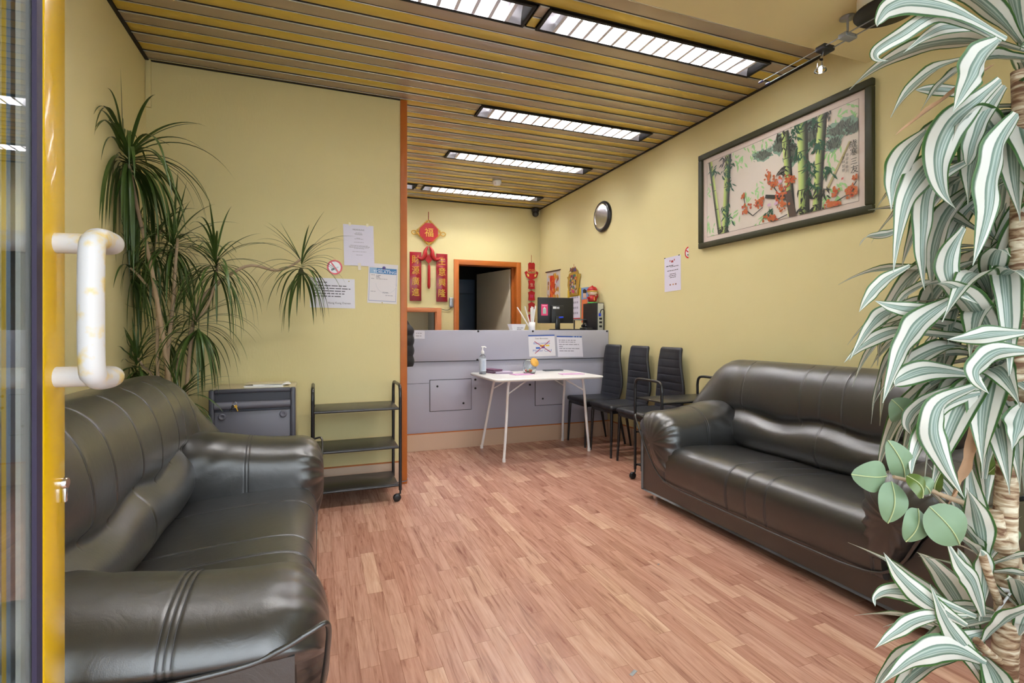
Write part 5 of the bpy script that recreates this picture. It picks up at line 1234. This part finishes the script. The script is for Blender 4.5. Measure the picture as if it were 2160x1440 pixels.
for h in (([(2125, 80), (2020, 22), (1930, 2), (1880, 14), (1856, 40), (1850, 56)], .044),
          ([(2112, 88), (2040, 48), (1975, 30), (1905, 70), (1852, 104), (1850, 124), (1874, 128)], .032, .96),
          ([(2108, 84), (2075, 118), (2050, 165), (2010, 236)], .066, .92, .2),
          ([(2100, 62), (2010, 55), (1960, 72), (1905, 112)], .026, 1.0),
          ([(2112, 168), (2060, 215), (2010, 262), (1982, 330), (1990, 400), (2016, 440)], .062, .95),
          ([(2148, 240), (2118, 290), (2098, 370), (2084, 460), (2052, 560)], .070, .90, .1),
          ([(1955, 275), (1915, 320), (1888, 380), (1880, 445)], .052, .99), ([(2060, 200), (2020, 190), (1960, 188), (1930, 190)], .026, 1.02),
          ([(2020, 300), (1960, 350), (1912, 430), (1884, 575)], .058, .98, -.1), ([(2040, 340), (1965, 390), (1950, 480), (1948, 560), (1950, 612)], .044, .99),
          ([(2120, 180), (2075, 250), (2050, 320), (2040, 350)], .05, .97), ([(1905, 480), (1870, 495), (1830, 500), (1812, 520)], .020, 1.0, .4, .03, 1.0),
          ([(2170, 700), (2100, 704), (2050, 712), (1998, 716)], .036, .90), ([(2172, 740), (2110, 742), (2068, 772), (2062, 800), (2086, 830)], .050, .90),
          ([(2010, 630), (1945, 680), (1900, 750), (1862, 850)], .058, .95), ([(1990, 645), (1930, 652), (1880, 645), (1845, 634)], .030, .97),
          ([(1920, 560), (1870, 590), (1835, 625), (1812, 658)], .030, .98), ([(1940, 640), (1870, 660), (1830, 700), (1792, 760)], .036, 1.0),
          ([(1960, 690), (1880, 700), (1820, 730), (1780, 765)], .028, 1.0), ([(2035, 480), (2005, 540), (2010, 600), (2062, 640)], .044, .95),
          ([(2070, 830), (2000, 850), (1960, 900), (1930, 960), (1922, 1005)], .048, .94), ([(2060, 815), (1990, 850), (1972, 910), (1995, 980), (2034, 1050)], .054, .92),
          ([(2050, 790), (1960, 780), (1900, 800), (1888, 815)], .044, .96), ([(2050, 800), (1950, 850), (1915, 890), (1925, 920)], .030, .98),
          ([(2078, 1010), (2100, 900), (2110, 840)], .05, 1.02), ([(2160, 850), (2150, 900), (2135, 950)], .05, .92),
          ([(2040, 1320), (1960, 1270), (1900, 1215), (1864, 1165)], .040, .93), ([(2060, 1300), (1960, 1262), (1890, 1248), (1850, 1258), (1846, 1278)], .038, .95),
          ([(2040, 1300), (1950, 1305), (1890, 1335), (1844, 1368)], .032, .93), ([(2030, 1290), (1950, 1270), (1880, 1255)], .030, .98),
          ([(2075, 1300), (2055, 1230), (2025, 1190), (1996, 1140)], .040, .94), ([(2060, 1260), (2040, 1200), (2020, 1155)], .03, .97), ([(2070, 1310), (2080, 1230), (2078, 1180), (2068, 1158)], .038, .95),
          ([(2080, 1400), (2010, 1370), (1930, 1390), (1850, 1450)], .052, .93), ([(2085, 1330), (2030, 1350), (1985, 1345)], .03, .96), ([(2100, 1480), (2060, 1400), (2010, 1330), (1985, 1285), (1962, 1232)], .040, .94),
          ([(2150, 1340), (2170, 1300), (2190, 1260)], .04, .95)):
    hero(*h)
# dry leaves and ties
b = MB()
leaf_strip(b, P(2075, 860, 1.0), -camr*.35+Vector((0, 0, -1)), .21, .019, .3, 14, .8, 1, rv, .5, cross=2, twist=2.5)
tag(b.build('dry_leaf', M['dry_leaf'], pv, recalc=False), 'brown dried leaf')
b = MB(); leaf_strip(b, P(2095, 138, .97), -camr*.80-camf*.05+Vector((0, 0, -.55)), .24, .014, .12, 12, .8, 0, rv, .3, cross=2, twist=.5)
tag(b.build('dry_leaf', M['dry_leaf'], pv, recalc=False), 'brown dried leaf')
b = MB(); c0 = P(2121, 1238, FZ)
b.tube([c0+camr*.024*math.cos(a)+camf*.024*math.sin(a)+Vector((0, 0, .004*math.sin(a*2))) for a in [2*PI*i/20 for i in range(20)]], .0028, 6, closed=True)
b.tube([c0-camr*.022-camf*.012, c0+camr*.05-camf*.02+Vector((0, 0, -.006)), c0+camr*.2-camf*.03+Vector((0, 0, -.02))], .0026, 6); b.tube([c0-camr*.012-camf*.022, c0-camr*.045-camf*.02+Vector((0, 0, -.05))], .0022, 6)
tag(b.build('plant_tie', M['tie'], pv), 'white plastic tie')
# --- rubber plant branch
bf = Vector((bz.x+.06, bz.y+.05, 0))
fc = thing('rubber_plant', 'rubber plant with round grey-green leaves reaching left of the striped dracaena', 'plant', (bf.x, bf.y, .25))
b = MB()
br = [Vector((bf.x, bf.y, .262)), P(2150, 1300, 1.05), P(2140, 1150, 1.05), P(2120, 1092, 1.04), P(2060, 1070, 1.0), P(1990, 1045, .97), P(1930, 1018, .95), P(1885, 1005, .94)]
pth = catmull(br, 40, closed=False); b.tube(pth, [.0085-.0055*i/39 for i in range(40)], 10); 
st_f = b.build('stem', M['bark'], fc)
def round_leaf(px, py, px2, py2, zc, wd, dark=False, tilt=0):
    a = P(px, py, zc); t_ = P(px2, py2, zc-.01); d_ = t_-a; ln = d_.length; d_.normalize(); sd = (d_.cross(camf)).normalized()
    sd = (sd*math.cos(tilt)+camf*math.sin(tilt)).normalized(); nn_ = sd.cross(d_)
    b = MB(); rings = []
    for i in range(17):
        t = i/16; h_ = wd*.5*max(.012, (math.sin(PI*(t**.85)))**.62) if 0 < t < 1 else wd*.006
        rings.append([a+d_*ln*t+sd*h_*k/3+nn_*(.10*h_*abs(k/3)-.012*math.sin(PI*t)) for k in range(-3, 4)])
    b.loft(rings, 0, closed=False, caps=False)
    b.tube([a+d_*ln*i/12-nn_*(.012*math.sin(PI*i/12)+.0008) for i in range(13)], .0011, 5, 1)
    b.build('leaf', [M['ficus_dark'] if dark else M['ficus'], M['vein']], fc, recalc=False)
for a in ((1870, 1003, 1795, 1000, .94, .058), (1880, 1015, 1872, 1103, .93, .056), (1908, 1008, 1872, 928, .96, .050), (1936, 1072, 1910, 1142, .93, .052), (1960, 1068, 2024, 1148, .91, .074), (1912, 1003, 1945, 1050, .92, .045, True, .5), (1972, 1040, 1985, 995, .97, .022, True, 1.0), (1930, 1010, 1962, 1040, .96, .038), (1905, 880, 1880, 842, 1.06, .060), (2080, 1000, 2125, 920, 1.12, .07, True), (2140, 1150, 2112, 1110, 1.08, .04)):
    round_leaf(*a)
